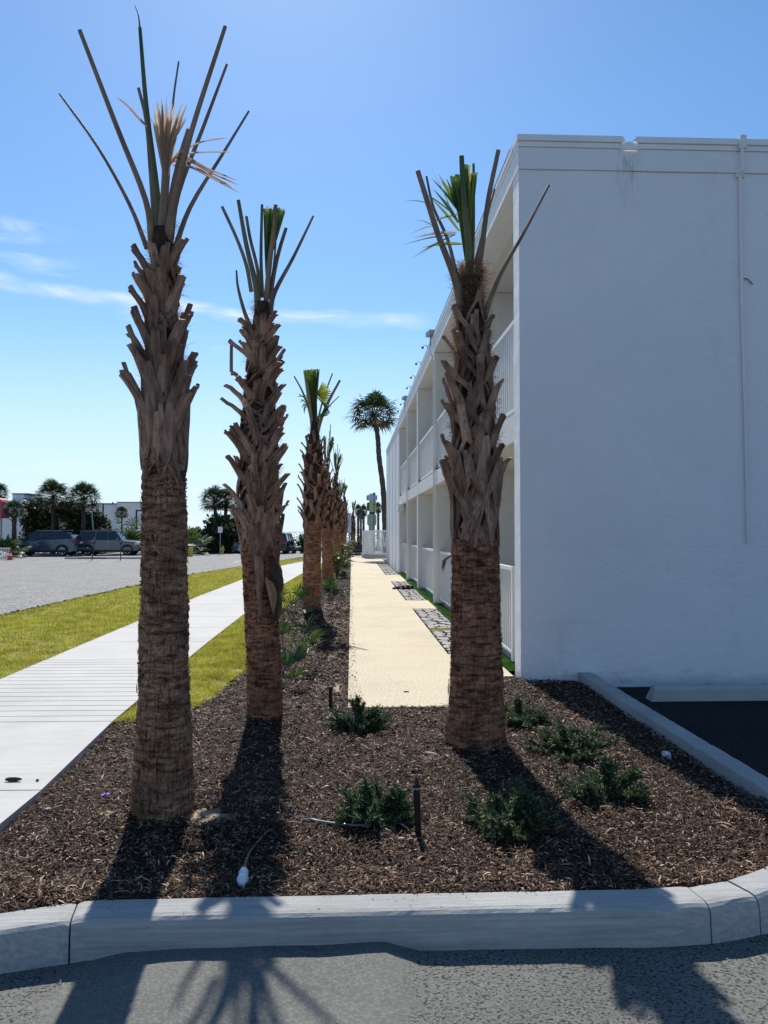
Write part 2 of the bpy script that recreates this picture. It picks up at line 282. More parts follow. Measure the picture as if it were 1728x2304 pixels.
# ------------------------------------------------------------------ mesh helpers
class MB:
    def __init__(s): s.v = []; s.f = []; s.m = []
    def add(s, vs, fs, mi=0):
        o = len(s.v); s.v.extend([tuple(p) for p in vs]); s.f.extend([tuple(i+o for i in f) for f in fs]); s.m.extend([mi]*len(fs))
    def box(s, a, b, mi=0, rot=0.0, bev=0.0):
        x0, y0, z0 = a; x1, y1, z1 = b
        vs = [(x0,y0,z0),(x1,y0,z0),(x1,y1,z0),(x0,y1,z0),(x0,y0,z1),(x1,y0,z1),(x1,y1,z1),(x0,y1,z1)]
        if rot:
            cx, cy = (x0+x1)/2, (y0+y1)/2; c_, s_ = math.cos(rot), math.sin(rot)
            vs = [(cx+(x-cx)*c_-(y-cy)*s_, cy+(x-cx)*s_+(y-cy)*c_, z) for x, y, z in vs]
        s.add(vs, [(0,3,2,1),(4,5,6,7),(0,1,5,4),(1,2,6,5),(2,3,7,6),(3,0,4,7)], mi)
    def tube(s, pts, rads, n=8, mi=0, cap=True, flat=None, hint=None, capmi=None):
        pts = [Vector(p) for p in pts]; k = len(pts)
        if not hasattr(rads, '__len__'): rads = [rads]*k
        prev = None; rings = []
        for i, p in enumerate(pts):
            t = (pts[min(i+1, k-1)]-pts[max(i-1, 0)]).normalized()
            if prev is None:
                h = Vector(hint) if hint is not None else (Vector((0, 0, 1)) if abs(t.z) < 0.9 else Vector((1, 0, 0)))
                a = (h-t*h.dot(t)).normalized()
            else: a = (prev-t*prev.dot(t)).normalized()
            prev = a; b = t.cross(a); r = rads[i]; fl = flat if flat else 1.0
            rings.append([p+a*(r*fl*math.cos(2*math.pi*j/n))+b*(r*math.sin(2*math.pi*j/n)) for j in range(n)])
        vs = [q for rg in rings for q in rg]
        fs = [(i*n+j, i*n+(j+1) % n, (i+1)*n+(j+1) % n, (i+1)*n+j) for i in range(k-1) for j in range(n)]
        s.add(vs, fs, mi)
        if cap:
            s.add(rings[0], [tuple(range(n-1, -1, -1))], mi); s.add(rings[-1], [tuple(range(n))], mi if capmi is None else capmi)
    def ribbon(s, pts, wid, nrm, mi=0, fold=0.0):
        pts = [Vector(p) for p in pts]; k = len(pts); nrm = Vector(nrm)
        vs = []; c = 3 if fold else 2
        for i, p in enumerate(pts):
            t = (pts[min(i+1, k-1)]-pts[max(i-1, 0)])
            if t.length < 1e-9: t = Vector((0, 0, 1))
            t.normalize(); sd_ = t.cross(nrm)
            if sd_.length < 1e-6: sd_ = t.cross(Vector((1, 0.1, 0)))
            sd_.normalize(); w_ = wid[i] if hasattr(wid, '__len__') else wid
            if fold:
                u = sd_.cross(t); vs += [p-sd_*w_/2+u*fold*w_, p, p+sd_*w_/2+u*fold*w_]
            else: vs += [p-sd_*w_/2, p+sd_*w_/2]
        fs = []
        for i in range(k-1):
            for j in range(c-1): fs.append((i*c+j, i*c+j+1, (i+1)*c+j+1, (i+1)*c+j))
        s.add(vs, fs, mi)
    def lathe(s, prof, center=(0, 0, 0), n=12, mi=0, axis=None):
        c = Vector(center); vs = []
        for r, z in prof:
            for j in range(n):
                a = 2*math.pi*j/n; vs.append(c+Vector((r*math.cos(a), r*math.sin(a), z)))
        fs = [(i*n+j, i*n+(j+1) % n, (i+1)*n+(j+1) % n, (i+1)*n+j) for i in range(len(prof)-1) for j in range(n)]
        s.add(vs, fs, mi)
    def mesh(s, name, mats, smooth=False):
        me = bpy.data.meshes.new(name); me.from_pydata(s.v, [], s.f)
        for m in (mats if isinstance(mats, (list, tuple)) else [mats]): me.materials.append(m)
        if s.m and max(s.m) > 0: me.polygons.foreach_set('material_index', s.m)
        if smooth: me.polygons.foreach_set('use_smooth', [True]*len(s.f))
        me.update(); return me
    def build(s, name, mats, parent=None, smooth=False, loc=None):
        o = bpy.data.objects.new(name, s.mesh(name, mats, smooth)); col.objects.link(o)
        if parent is not None: o.parent = parent
        if loc is not None: o.location = loc
        return o
def np_mesh(name, V, Fq, mat, kind=None):
    me = bpy.data.meshes.new(name); nv, nf, k = len(V), len(Fq), Fq.shape[1]
    me.vertices.add(nv); me.vertices.foreach_set('co', V.astype(np.float32).ravel())
    me.loops.add(nf*k); me.loops.foreach_set('vertex_index', Fq.astype(np.int32).ravel())
    me.polygons.add(nf); me.polygons.foreach_set('loop_start', (np.arange(nf)*k).astype(np.int32))
    me.update(calc_edges=True); me.validate()
    me.materials.append(mat); o = bpy.data.objects.new(name, me); col.objects.link(o)
    if kind: o['kind'] = kind
    return o
def thing(name, label, cat, loc=(0, 0, 0), rz=0.0, group=None):
    o = bpy.data.objects.new(name, None); col.objects.link(o); o.empty_display_size = 0.1
    o.location = loc; o.rotation_euler = (0, 0, rz); o['label'] = label; o['category'] = cat
    if group: o['group'] = group
    return o
def tag(o, label, cat, group=None):
    o['label'] = label; o['category'] = cat
    if group: o['group'] = group
    return o
def struct(o, kind='structure', label=None, cat=None):
    o['kind'] = kind
    if label: o['label'] = label
    if cat: o['category'] = cat
    return o
def copy_tree(o, parent=None):
    c = o.copy(); col.objects.link(c); c.parent = parent
    for ch in list(o.children): copy_tree(ch, c)
    return c
def bez(p0, p1, p2, n):
    p0, p1, p2 = Vector(p0), Vector(p1), Vector(p2)
    return [p0*(1-t)**2+p1*(2*t*(1-t))+p2*t*t for t in [i/n for i in range(n+1)]]
def cr(pts, n=6):      # Catmull-Rom through points
    P = [Vector(p) for p in pts]; P = [2*P[0]-P[1]]+P+[2*P[-1]-P[-2]]; o = []
    for i in range(1, len(P)-2):
        for k in range(n):
            t = k/n; a, b, c, d = P[i-1:i+3]
            o.append(0.5*((2*b)+(c-a)*t+(2*a-5*b+4*c-d)*t*t+(3*b-a-3*c+d)*t**3))
    o.append(P[-2]); return o
def inpoly(px, py, poly):
    px = np.asarray(px); py = np.asarray(py); ins = np.zeros(px.shape, bool); n = len(poly); j = n-1
    for i in range(n):
        xi, yi = poly[i][:2]; xj, yj = poly[j][:2]
        if yi != yj:
            c = ((yi > py) != (yj > py)) & (px < (xj-xi)*(py-yi)/(yj-yi)+xi); ins ^= c
        j = i
    return ins
# ------------------------------------------------------------------ ground
PALM = {1: (-1.02, 4.25), 2: (-0.70, 6.36), 3: (0.895, 5.54), 4: (-0.75, 14.5), 5: (-0.72, 22.6)}
MOUND = [(-1.02, 4.25, .05, .45), (-0.70, 6.36, .05, .5), (0.895, 5.54, .04, .5), (-0.75, 14.5, .13, .8), (-0.72, 22.6, .10, .8),
         (-.62, 30, .1, .8), (-.55, 38, .1, .8)]
def mz(x, y):
    x = np.asarray(x, float); y = np.asarray(y, float)
    z = -0.012+0.012*np.sin(x*3.1+y*1.7)*np.sin(y*2.3-x)+0.006*np.sin(x*9+1.3)*np.sin(y*8)
    z = z+0.045*np.exp(-((y-3.25)/0.22)**2)
    z = z-0.035*np.clip((x-1.6)/0.7, 0, 1)*(y > 4.4)
    z = z-0.035*np.clip(1-(x+1.85)/0.35, 0, 1)*(y > 3.6)*(y < 6.5)
    for a, b, h, r in MOUND: z = z+h*np.exp(-((x-a)**2+(y-b)**2)/r**2)
    z = z-0.03*np.exp(-((x+0.03)/0.10)**2)*(y > 6.9)
    return z
def mzf(x, y): return float(mz(x, y))
arc = [(1.22+1.17*math.sin(a), 4.385-1.17*math.cos(a)) for a in [R(15*i) for i in range(7)]]
kerb_back = [(-2.3, 2.75), (-1.75, 3.00), (-1.382, 3.125), (-1.22, 3.175), (-1.08, 3.205), (-0.9, 3.213), (0.0, 3.214), (1.0, 3.214)]+arc+[(2.395, 5.5), (2.40, 6.8), (2.41, 8.13)]
bed = kerb_back+[(1.80, 8.13), (1.79, 8.24), (1.22, 8.2), (1.22, 6.83), (-0.03, 6.83), (-0.03, 49), (-1.1, 49), (-1.2, 30), (-1.2, 19.7),
       (-1.38, 16.5), (-1.32, 12), (-1.18, 8.9), (-1.30, 7.4), (-1.43, 6.85), (-1.65, 6.62), (-1.94, 6.42), (-1.93, 6.0), (-1.86, 4.75), (-1.845, 4.0), (-1.9, 3.3), (-2.3, 3.1)]
# one sheet to the horizon, dropping to the beach beyond the car park
m = MB(); xs = [-3000, -400, -150, -60, -20, 0, 20, 60, 150, 400, 3000]; ysz = [(-300, -.22), (0, -.22), (40, -.22), (60, -.24), (71, -.3), (78, -1.0), (96, -2.2), (125, -3.6), (200, -6)]
for y, z in ysz:
    for x in xs: m.v.append((x, y, z))
nx = len(xs)
for i in range(len(ysz)-1):
    for j in range(nx-1):
        m.f.append((i*nx+j, i*nx+j+1, (i+1)*nx+j+1, (i+1)*nx+j)); m.m.append(0 if i < 4 else 1)
struct(m.build('ground', [M['ground'], M['beach']]))
# sea
mm, n, l, b = new_mat('sea_water')
b.inputs['Base Color'].default_value = (0.03, 0.07, 0.09, 1); b.inputs['Roughness'].default_value = 0.22
b.inputs['IOR'].default_value = 1.33
p = bump(n, l, b, tex(n, l, 'noise', 0.35, (1, 1.4, 1), 8, 0.7), 1.0, 1.6)
m = MB(); m.add([(-30000, 98, -3.0), (30000, 98, -3.0), (30000, 40000, -3.0), (-30000, 40000, -3.0)], [(0, 1, 2, 3)])
struct(m.build('sea', mm))
# street and far car park
road_edge = [(-7.2, -2), (-7.1, 6), (-6.95, 11), (-6.78, 15.2), (-6.6, 20), (-6.45, 24), (-6.1, 29), (-5.6, 33), (-4.9, 37.5), (-3.9, 44), (-2.9, 51), (-1.0, 58), (6, 62), (40, 66)]
def edge_noise(pts, amp, step):
    o = []
    for i in range(len(pts)-1):
        a, b_ = Vector((*pts[i], 0)), Vector((*pts[i+1], 0)); k = max(1, int((b_-a).length/step)); d = (b_-a).normalized(); nn = Vector((-d.y, d.x, 0))
        for j in range(k):
            q = a.lerp(b_, j/k); e = noise.noise(Vector((q.x*2.1, q.y*1.7, 3)))*amp+noise.noise(Vector((q.x*9, q.y*8, 1)))*amp*0.5
            o.append((q.x+nn.x*e, q.y+nn.y*e))
    o.append(pts[-1]); return o
re_ = edge_noise(road_edge, 0.12, 0.3)
m = MB(); m.add([(x, y, -0.115) for x, y in re_], [])
cnt = len(re_); left = [(-90, -2+ (70+2)*i/(cnt-1)) for i in range(cnt)]
m.add([(x, y, -0.12) for x, y in left], []); m.f = [(i, i+1, cnt+i+1, cnt+i) for i in range(cnt-1)]; m.m = [0]*len(m.f)
struct(m.build('road', M['road']))
# front parking lot, gently uneven
nxg, nyg = 240, 90; V = []
for j in range(nyg+1):
    for i in range(nxg+1):
        x = -6+16*i/nxg; y = -3+6.5*j/nyg
        V.append((x, y, -0.104+0.034*max(0,min(1,(.27-x)/.14))*max(0,min(1,(x+1.0+.15*noise.noise(Vector((x*3,y*3,5))))/.2))+0.010*noise.noise(Vector((x*0.9, y*0.9, 0)))+0.006*noise.noise(Vector((x*4, y*4, 0)))+0.012*math.exp(-((x-0.2)/0.9)**2)))
Q = [(j*(nxg+1)+i, j*(nxg+1)+i+1, (j+1)*(nxg+1)+i+1, (j+1)*(nxg+1)+i) for j in range(nyg) for i in range(nxg)]
m = MB(); m.add(V, Q); struct(m.build('parking_lot', M['lot'], smooth=True))
m = MB(); m.add([(2.45, 3.5, -0.108), (12, 3.5, -0.108), (12, 8.3, -0.108), (2.45, 8.3, -0.108)], [(0, 1, 2, 3)]); struct(m.build('parking_bay_surface', M['lot_shade']))
# lawn between street and bed
m = MB()
lw = [(-3.95, 2.0), (-3.8, 6), (-3.69, 8.3), (-3.71, 13.6), (-3.67, 18.8), (-3.52, 25.8), (-3.16, 35.5), (-2.4, 41)]
def lerp_poly(pts, y):
    for a, b_ in zip(pts, pts[1:]):
        if a[1] <= y <= b_[1]: return a[0]+(b_[0]-a[0])*(y-a[1])/(b_[1]-a[1])
    return pts[-1][0] if y > pts[-1][1] else pts[0][0]
ys = [2+0.25*i for i in range(200)]
for y in ys:
    xl = lerp_poly(road_edge[:11], y)+0.10*noise.noise(Vector((1, y*1.1, 0)))+0.06*noise.noise(Vector((3, y*5.1, 0))); xr = lerp_poly(lw, y)+.03 if y < 41 else -2.35+(y-41)*0.08
    xr = max(xr, xl+0.02)
    for k in range(7):
        t = k/6; x = xl+(xr-xl)*t; m.v.append((x, y, -0.098+0.075*t**0.7+0.008*noise.noise(Vector((x*2, y*2, 0)))))
for i in range(len(ys)-1):
    for k in range(6): m.f.append((i*7+k, i*7+k+1, (i+1)*7+k+1, (i+1)*7+k)); m.m.append(0)
rb = [(-2.0, 6.42), (-1.94, 6.42), (-1.65, 6.62), (-1.43, 6.85), (-1.30, 7.4), (-1.18, 8.9), (-1.32, 12), (-1.38, 16.5), (-1.2, 19.7), (-1.2, 30), (-1.1, 49)]
wr = [(-1.87, 3), (-1.847, 4.17), (-1.86, 4.75), (-1.93, 6.0), (-1.95, 6.34), (-2.014, 10.4), (-2.02, 14.8), (-2.0, 23), (-1.8, 30), (-1.55, 35.5), (-1.3, 41), (-1.12, 47)]
o0 = len(m.v); ys2 = [6.43+0.2*i for i in range(205)]
for y in ys2:
    a = lerp_poly(wr, y)-.03; b_ = max(a+0.03, lerp_poly(rb, y))
    for k in range(5):
        x = a+(b_-a)*k/4; m.v.append((x, y, -0.035+0.03*math.sin(math.pi*k/4)))
for i in range(len(ys2)-1):
    for k in range(4): q = o0+i*5+k; m.f.append((q, q+1, q+6, q+5)); m.m.append(0)
struct(m.build('lawn', M['lawnbase'], smooth=True))
# sidewalk slabs with saw-cut joints and a scored ramp
m = MB()
cuts = [2.0, 4.748]+[6.43]+[6.62+0.195*i for i in range(14)]+[9.30, 9.47]+[11.0, 12.6, 14.2, 15.8, 17.4, 19.0, 20.6, 22.2, 23.8, 25.4, 27, 28.6, 30.2, 31.8, 33.4, 35, 36.6, 38.2, 39.8, 41, 42, 43.5, 45, 46.5]
cuts = sorted(cuts); g = 0.016
for a, b_ in zip(cuts, cuts[1:]):
    y0, y1 = a+g/2, b_-g/2
    def xl(y): return lerp_poly(lw, y) if y < 41 else -2.4+(y-41)*0.07
    def xr(y): return max(lerp_poly(wr, y), xl(y)+.2)
    sk = 0.012
    vs = [(xl(y0), y0+sk, 0), (xr(y0), y0-sk, 0), (xr(y1), y1-sk, 0), (xl(y1), y1+sk, 0)]
    vs = vs+[(x, y, -.09) for x, y, z in vs]
    m.add(vs, [(0, 1, 2, 3), (0, 4, 5, 1), (1, 5, 6, 2), (2, 6, 7, 3), (3, 7, 4, 0)])
struct(m.build('sidewalk', M['walk']))
m = MB(); m.add([(-4.2, 2, -.05), (-1.8, 2, -.05), (-1.8, 6.4, -.05), (-1.9, 47, -.05), (-3.3, 47, -.05)], [(0, 1, 2, 3, 4)]); struct(m.build('sidewalk_bedding', M['soil']))
# cream aggregate path
m = MB()
pc = [6.83, 10.45, 14.1, 17.7, 21.9, 26, 30, 34, 38, 43, 49.5]
for a, b_ in zip(pc, pc[1:]):
    y0, y1 = a+(0.003 if a > 7 else 0), b_-0.003
    x1 = 1.22 if a < 40 else 2.6
    vs = [(-.03, y0, 0), (x1, y0, 0), (x1, y1, 0), (-.03, y1, 0)]; vs += [(x, y, -.11) for x, y, z in vs]
    m.add(vs, [(0, 1, 2, 3), (0, 4, 5, 1), (1, 5, 6, 2), (2, 6, 7, 3), (3, 7, 4, 0)])
def slab(x0, x1, y0, y1, z=0.0):
    vs = [(x0, y0, z), (x1, y0, z), (x1, y1, z), (x0, y1, z)]; vs += [(x, y, -.1) for x, y, _ in vs]
    m.add(vs, [(0, 1, 2, 3), (0, 4, 5, 1), (1, 5, 6, 2), (2, 6, 7, 3), (3, 7, 4, 0)])
for a, b_ in ((8.24, 9.75), (15.5, 17.35), (24.0, 27.6), (38.6, 43)): slab(1.224, 1.72 if a > 9 else 1.74, a, b_, -0.003)
m.add([(0.55, 6.80, -.028), (1.24, 6.775, -.028), (1.24, 6.83, -.028), (0.55, 6.83, -.028)], [(0, 1, 2, 3)])
struct(m.build('path', M['path']))
# flagstones, each stone its own little slab inside one paving sheet
m = MB(); m.add([(1.222, 8.3, -.05), (1.82, 8.3, -.05), (1.82, 40, -.05), (1.222, 40, -.05)], [(0, 1, 2, 3)], 1)
r2 = random.Random(3)
for y0, y1 in ((9.79, 12.1), (12.32, 15.46), (17.4, 20.7), (20.95, 23.95), (27.65, 31), (31.2, 35), (35.2, 38.5)):
    y = y0
    while y < y1-.08:
        hgt = r2.uniform(.16, .30); x = 1.235
        while x < 1.67:
            wd = r2.uniform(.12, .24); x1 = min(x+wd, 1.71)
            if 1.71-x1 < .06: x1 = 1.71
            ye = min(y+hgt, y1); cx, cy = (x+x1)/2, (y+ye)/2; k = r2.choice((5, 6, 7)); vs = []
            for q in range(k):
                a = 2*math.pi*q/k+r2.uniform(-.25, .25)+.6
                c_, s_ = math.cos(a), math.sin(a); sq = 1/max(abs(c_), abs(s_))
                vs.append((cx+c_*sq**.9*((x1-x)/2*r2.uniform(.95, 1.0)-.006), cy+s_*sq**.9*((ye-y)/2*r2.uniform(.95, 1.0)-.006)))
            z = r2.uniform(-.008, .004)
            m.add([(a, b_, z) for a, b_ in vs]+[(a, b_, -.05) for a, b_ in vs], [tuple(range(k))]+[(q, q+k, (q+1) % k+k, (q+1) % k) for q in range(k)])
            x = x1
        y += hgt
struct(m.build('stone_paving', [M['paver'], M['soil']]))
# mulch bed soil
xs_ = np.arange(-2.4, 2.46, 0.06); ysb = np.concatenate([np.arange(2.7, 10, .06), np.arange(10, 49.2, .35)])
V = []; idx = {}; Fl = []
XX, YY = np.meshgrid(xs_, ysb); Z = mz(XX, YY)+0.008*np.sin(XX*31)*np.sin(YY*29)
ins = inpoly(XX, YY, bed)
for j in range(len(ysb)-1):
    for i in range(len(xs_)-1):
        if ins[j, i] or ins[j+1, i] or ins[j, i+1] or ins[j+1, i+1]:
            q = []
            for a, b_ in ((j, i), (j, i+1), (j+1, i+1), (j+1, i)):
                if (a, b_) not in idx:
                    idx[(a, b_)] = len(V); x, y = XX[a, b_], YY[a, b_]
                    V.append((x, y, Z[a, b_] if ins[a, b_] else min(Z[a, b_], -0.06)))
                q.append(idx[(a, b_)])
            Fl.append(tuple(q))
m = MB(); m.add(V, Fl); struct(m.build('mulch_bed_soil', M['soil'], smooth=True))
# bare sand showing through
m = MB()
for (u, v, rx, ry) in ((465, 1850, .20, .13), (405, 1835, .09, .08), (250, 1840, .10, .05), (760, 1545, .05, .40), (870, 1955, .09, .06), (700, 1990, .07, .045), (580, 1795, .12, .06), (20, 1990, .07, .05), (965, 1712, .06, .07), (745, 1470, .05, .6)):
    c = G(u, v, 0); k = 20; vs = [(c.x, c.y, mzf(c.x, c.y)+.006)]
    for q in range(k):
        a = 2*math.pi*q/k; e = 1+.45*noise.noise(Vector((math.cos(a)*1.7+u, math.sin(a)*1.7, v)))
        x, y = c.x+rx*e*math.cos(a), c.y+ry*e*math.sin(a)
        if 6.8 < y and x > -.04: x = -.04
        vs.append((x, y, mzf(x, y)-.001))
    m.add(vs, [(0, 1+q, 1+(q+1) % k) for q in range(k)])
struct(m.build('sandy_soil', M['sand'], smooth=True))

# chips: bent, tapered slivers of bark
def chips(name, n, poly, mat, zf, L=(.014, .056), W=(.003, .0095), near=3.2, lift=(0, .022), pw=1.5, ymax=49, kind='stuff', avoid=()):
    px = []; py = []; tot = 0
    poly_x = [p[0] for p in poly]; poly_y = [p[1] for p in poly]
    while tot < n:
        u = rng.random(n); y = near*((ymax/near)**u)**1.0 if pw == 0 else near/(1-u*(1-(near/ymax)**(pw)))**(1/pw)
        x = rng.uniform(min(poly_x), max(poly_x), n); k = inpoly(x, y, poly)
        for a, b_, r_ in avoid: k &= ((x-a)**2/r_[0]**2+(y-b_)**2/r_[1]**2) > rng.random(n)*1.0
        px.append(x[k]); py.append(y[k]); tot += k.sum()
    x = np.concatenate(px)[:n]; y = np.concatenate(py)[:n]
    sc_ = np.clip(y/6, .8, 2.6)
    big_ = np.where(rng.random(n) < .022, 1.8, 1.0); ln = rng.uniform(*L, n)*(.45+1.1*rng.random(n)**2.5)*sc_*big_; wd = rng.uniform(*W, n)*sc_*big_
    yaw = rng.uniform(0, 2*np.pi, n); pit = rng.normal(0, .22, n); rol = rng.normal(0, .55, n)
    z = zf(x, y)+rng.uniform(*lift, n)+np.abs(np.sin(pit))*ln*.3
    t = np.stack([np.cos(yaw)*np.cos(pit), np.sin(yaw)*np.cos(pit), np.sin(pit)], 1)
    s = np.stack([-np.sin(yaw), np.cos(yaw), np.zeros(n)], 1); up = np.cross(t, s)
    s2 = s*np.cos(rol)[:, None]+up*np.sin(rol)[:, None]; u2 = np.cross(t, s2)
    c = np.stack([x, y, z], 1); V = np.zeros((n, 8, 3)); bend = rng.uniform(-.08, .22, n)*ln; cur = rng.normal(0, .12, n)*ln
    for q, (a, ws) in enumerate(((-.5, .35), (-.18, 1), (.2, .9), (.5, .25))):
        cc = c+t*(ln*a)[:, None]+u2*(bend*(1-4*a*a))[:, None]+s2*(cur*(1-4*a*a))[:, None]
        V[:, q*2] = cc-s2*(wd*ws/2)[:, None]; V[:, q*2+1] = cc+s2*(wd*ws/2)[:, None]
    base = (np.arange(n)*8)[:, None, None]; f = np.array([[0, 1, 3, 2], [2, 3, 5, 4], [4, 5, 7, 6]])[None]
    return np_mesh(name, V.reshape(-1, 3), (base+f).reshape(-1, 4), mat, kind)
sandspots = [(G(465, 1850).x, G(465, 1850).y, (.16, .10)), (G(760, 1545).x, G(760, 1545).y, (.06, .4)), (G(870, 1955).x, G(870, 1955).y, (.07, .05)), (G(250, 1840).x, G(250, 1840).y, (.09, .04)), (G(700, 1990).x, G(700, 1990).y, (.06, .035))]
bed_in = [(x, y) for x, y in bed]
o = chips('bark_mulch', 190000, bed_in, M['mulch'], mz, L=(.012, .058), W=(.0028, .0095), near=2.9, pw=1.35, avoid=sandspots)
o['label'] = 'brown shredded bark mulch covering the planting bed'; o['category'] = 'mulch'
stray = [(-.03, 6.86), (.12, 6.86), (.05, 9), (.03, 14), (.02, 24), (-.03, 24)]
o = chips('stray_mulch', 420, stray, M['mulch'], lambda x, y: x*0+.002, L=(.010, .03), W=(.002, .006), lift=(0, .003), near=6.8, pw=1.2, ymax=24)
o['label'] = 'stray bark crumbs scattered on the left edge of the cream path'; o['category'] = 'mulch'
stray2 = [(-1.2, 3.06), (1.3, 3.06), (1.3, 3.21), (-1.2, 3.21)]
o = chips('kerb_crumbs', 130, stray2, M['mulch'], lambda x, y: x*0+.054, L=(.005, .016), W=(.0015, .004), lift=(0, .002), near=3.06, pw=1.2, ymax=3.22)
o['label'] = 'tiny bark crumbs lying on top of the front kerb'; o['category'] = 'mulch'
# dark crumbs along the street edge and the sidewalk edge
strip = [(x+.06, y) for x, y in road_edge[2:11]]+[(x-.10, y) for x, y in reversed(road_edge[2:11])]
o = chips('edge_debris', 9000, strip, M['debris'], lambda x, y: x*0-.098, L=(.012, .035), W=(.006, .016), lift=(0, .012), near=10, pw=.8, ymax=50)
o['label'] = 'dark crumbling leaf debris along the street edge of the lawn'; o['category'] = 'debris'

# grass blades
def blades(name, n, poly, zf, mat, h=(.02, .05), near=6, ymax=45, pw=1.0, wd=.006):
    px = []; py = []; tot = 0; X = [p[0] for p in poly]
    while tot < n:
        u = rng.random(n); y = near/(1-u*(1-(near/ymax)**pw))**(1/pw); x = rng.uniform(min(X), max(X), n)
        k = inpoly(x, y, poly)&((np.sin(x*5.1+2*np.sin(y*3.3))*np.sin(y*4.3+2*np.sin(x*4.1))+.5*np.sin(x*17+y*3)*np.sin(y*13-x*5)+rng.normal(0, .45, n)) > -.55); px.append(x[k]); py.append(y[k]); tot += k.sum()
    x = np.concatenate(px)[:n]; y = np.concatenate(py)[:n]
    nz = np.array([noise.noise(Vector((a*1.3, b_*1.3, 0))) for a, b_ in zip(x[:4000], y[:4000])])
    sc_ = np.clip(y/9, .8, 3); hh = rng.uniform(*h, n)*np.clip(y/9, .9, 1.3); ww = wd*sc_
    a = rng.uniform(0, 2*np.pi, n); le = rng.normal(0, .5, n)
    c = np.stack([x, y, zf(x, y)-.004], 1); d = np.stack([np.cos(a), np.sin(a), np.zeros(n)], 1)
    V = np.zeros((n, 3, 3)); V[:, 0] = c-d*(ww/2)[:, None]; V[:, 1] = c+d*(ww/2)[:, None]
    V[:, 2] = c+np.stack([np.cos(a+1.57)*le*hh, np.sin(a+1.57)*le*hh, hh], 1)
    return np_mesh(name, V.reshape(-1, 3), np.arange(n*3).reshape(-1, 3), mat, 'stuff')
def lawnz(x, y):
    xl = np.interp(y, [p[1] for p in road_edge[:11]], [p[0] for p in road_edge[:11]]); xr = np.interp(y, [p[1] for p in lw], [p[0] for p in lw])
    t = np.clip((x-xl)/(xr-xl), 0, 1); return -0.098+0.075*t**.7
def lawnz2(x, y):
    a = np.interp(y, [p[1] for p in wr], [p[0] for p in wr]); b_ = np.interp(y, [p[1] for p in rb], [p[0] for p in rb])
    return -0.035+0.03*np.sin(np.pi*np.clip((x-a)/(b_-a+1e-6), 0, 1))
lp = [(x-.03+.03*math.sin(y*5), y) for x, y in road_edge[1:11]]+[(x+.03, y) for x, y in reversed(lw)]
o = blades('grass_verge', 170000, lp, lawnz, M['grass'], near=7.5, ymax=46)
o['label'] = 'sunlit mown grass verge between the street and the sidewalk'; o['category'] = 'grass'
rp = [(x+.03, y) for x, y in rb if y < 46]+[(x-.0, y) for x, y in reversed(wr) if 6.3 < y < 46]
o = blades('grass_strip', 90000, rp, lawnz2, M['grass'], near=6.3, ymax=45)
o['label'] = 'patchy grass strip between the sidewalk and the mulch bed'; o['category'] = 'grass'
# artificial turf strip by the building + its blades
m = MB(); m.add([(1.745, 8.6, -.012), (1.95, 8.6, -.012), (1.95, 40, -.012), (1.745, 40, -.012)], [(0, 1, 2, 3)]); struct(m.build('turf_backing', M['turfbase']))
tp = [(1.755, 8.6), (1.93, 8.6), (1.93, 29), (1.755, 29)]
o = blades('artificial_turf', 26000, tp, lambda x, y: x*0-.012, M['turf'], (.02, .035), 8.5, 29, 1.0, .005)
o['label'] = 'bright green artificial turf strip under the ground floor railings'; o['category'] = 'turf'
moss = [(1.24, 12.1), (1.66, 12.1), (1.66, 12.32), (1.24, 12.32)]; moss2 = [(1.1, 20.7), (1.66, 20.72), (1.66, 20.95), (1.24, 20.93)]
o = blades('moss_joint', 1500, moss, lambda x, y: x*0-.02, M['grass'], (.02, .03), 12, 12.4); o['label'] = 'mossy grass joint across the flagstones'; o['category'] = 'moss'
o = chips('leaf_litter', 260, moss2, M['debris'], lambda x, y: x*0+.003, L=(.03, .06), W=(.01, .03), near=20.6, ymax=21, pw=1); o['label'] = 'dark leaf litter caught in the joint between flagstones'; o['category'] = 'litter'

# kerb: swept concrete section in cast lengths
prof = [(0, -.2), (0.0, .043), (.006, .050), (.118, .050), (.140, .046), (.154, .036), (.161, .018), (.165, -.02), (.170, -.125), (.172, -.2)]
def resample(pts, step):
    P = [Vector((*p, 0)) for p in pts]; o = [P[0]]
    for a, b_ in zip(P, P[1:]):
        k = max(1, int((b_-a).length/step))
        for j in range(1, k+1): o.append(a.lerp(b_, j/k))
    return o
kp = resample(cr([(*p, 0) for p in kerb_back], 6) and [tuple(q[:2]) for q in cr([(*p, 0) for p in kerb_back], 6)], .03)
m = MB()
joints = [Vector((-1.10, 3.2, 0)), Vector((1.40, 3.23, 0)), Vector((1.63, 3.30, 0)), Vector((2.395, 5.35, 0)), Vector((2.40, 7.1, 0))]
jidx = [min(range(len(kp)), key=lambda i: (kp[i]-j).length) for j in joints]
fillm = MB(); fr_ = []
for i, p in enumerate(kp):
    t = (kp[min(i+1, len(kp)-1)]-kp[max(i-1, 0)]).normalized(); nn = Vector((t.y, -t.x, 0))
    fr_.append([p+nn*o_+Vector((0, 0, z)) for o_, z in ((.012, -.2), (.012, .036), (.135, .036), (.150, .0), (.157, -.2))])
fillm.v = [tuple(v) for r_ in fr_ for v in r_]; fillm.f = [((i+1)*5+j, (i+1)*5+j+1, i*5+j+1, i*5+j) for i in range(len(fr_)-1) for j in range(4)]; fillm.m = [0]*len(fillm.f)
struct(fillm.build('kerb_joint_filler', M['soil']))  # filler added inside the kerb to stop sun passing through the joints
segs = []; last = 0
for j in jidx: segs.append((last, j)); last = j
segs.append((last, len(kp)-1))
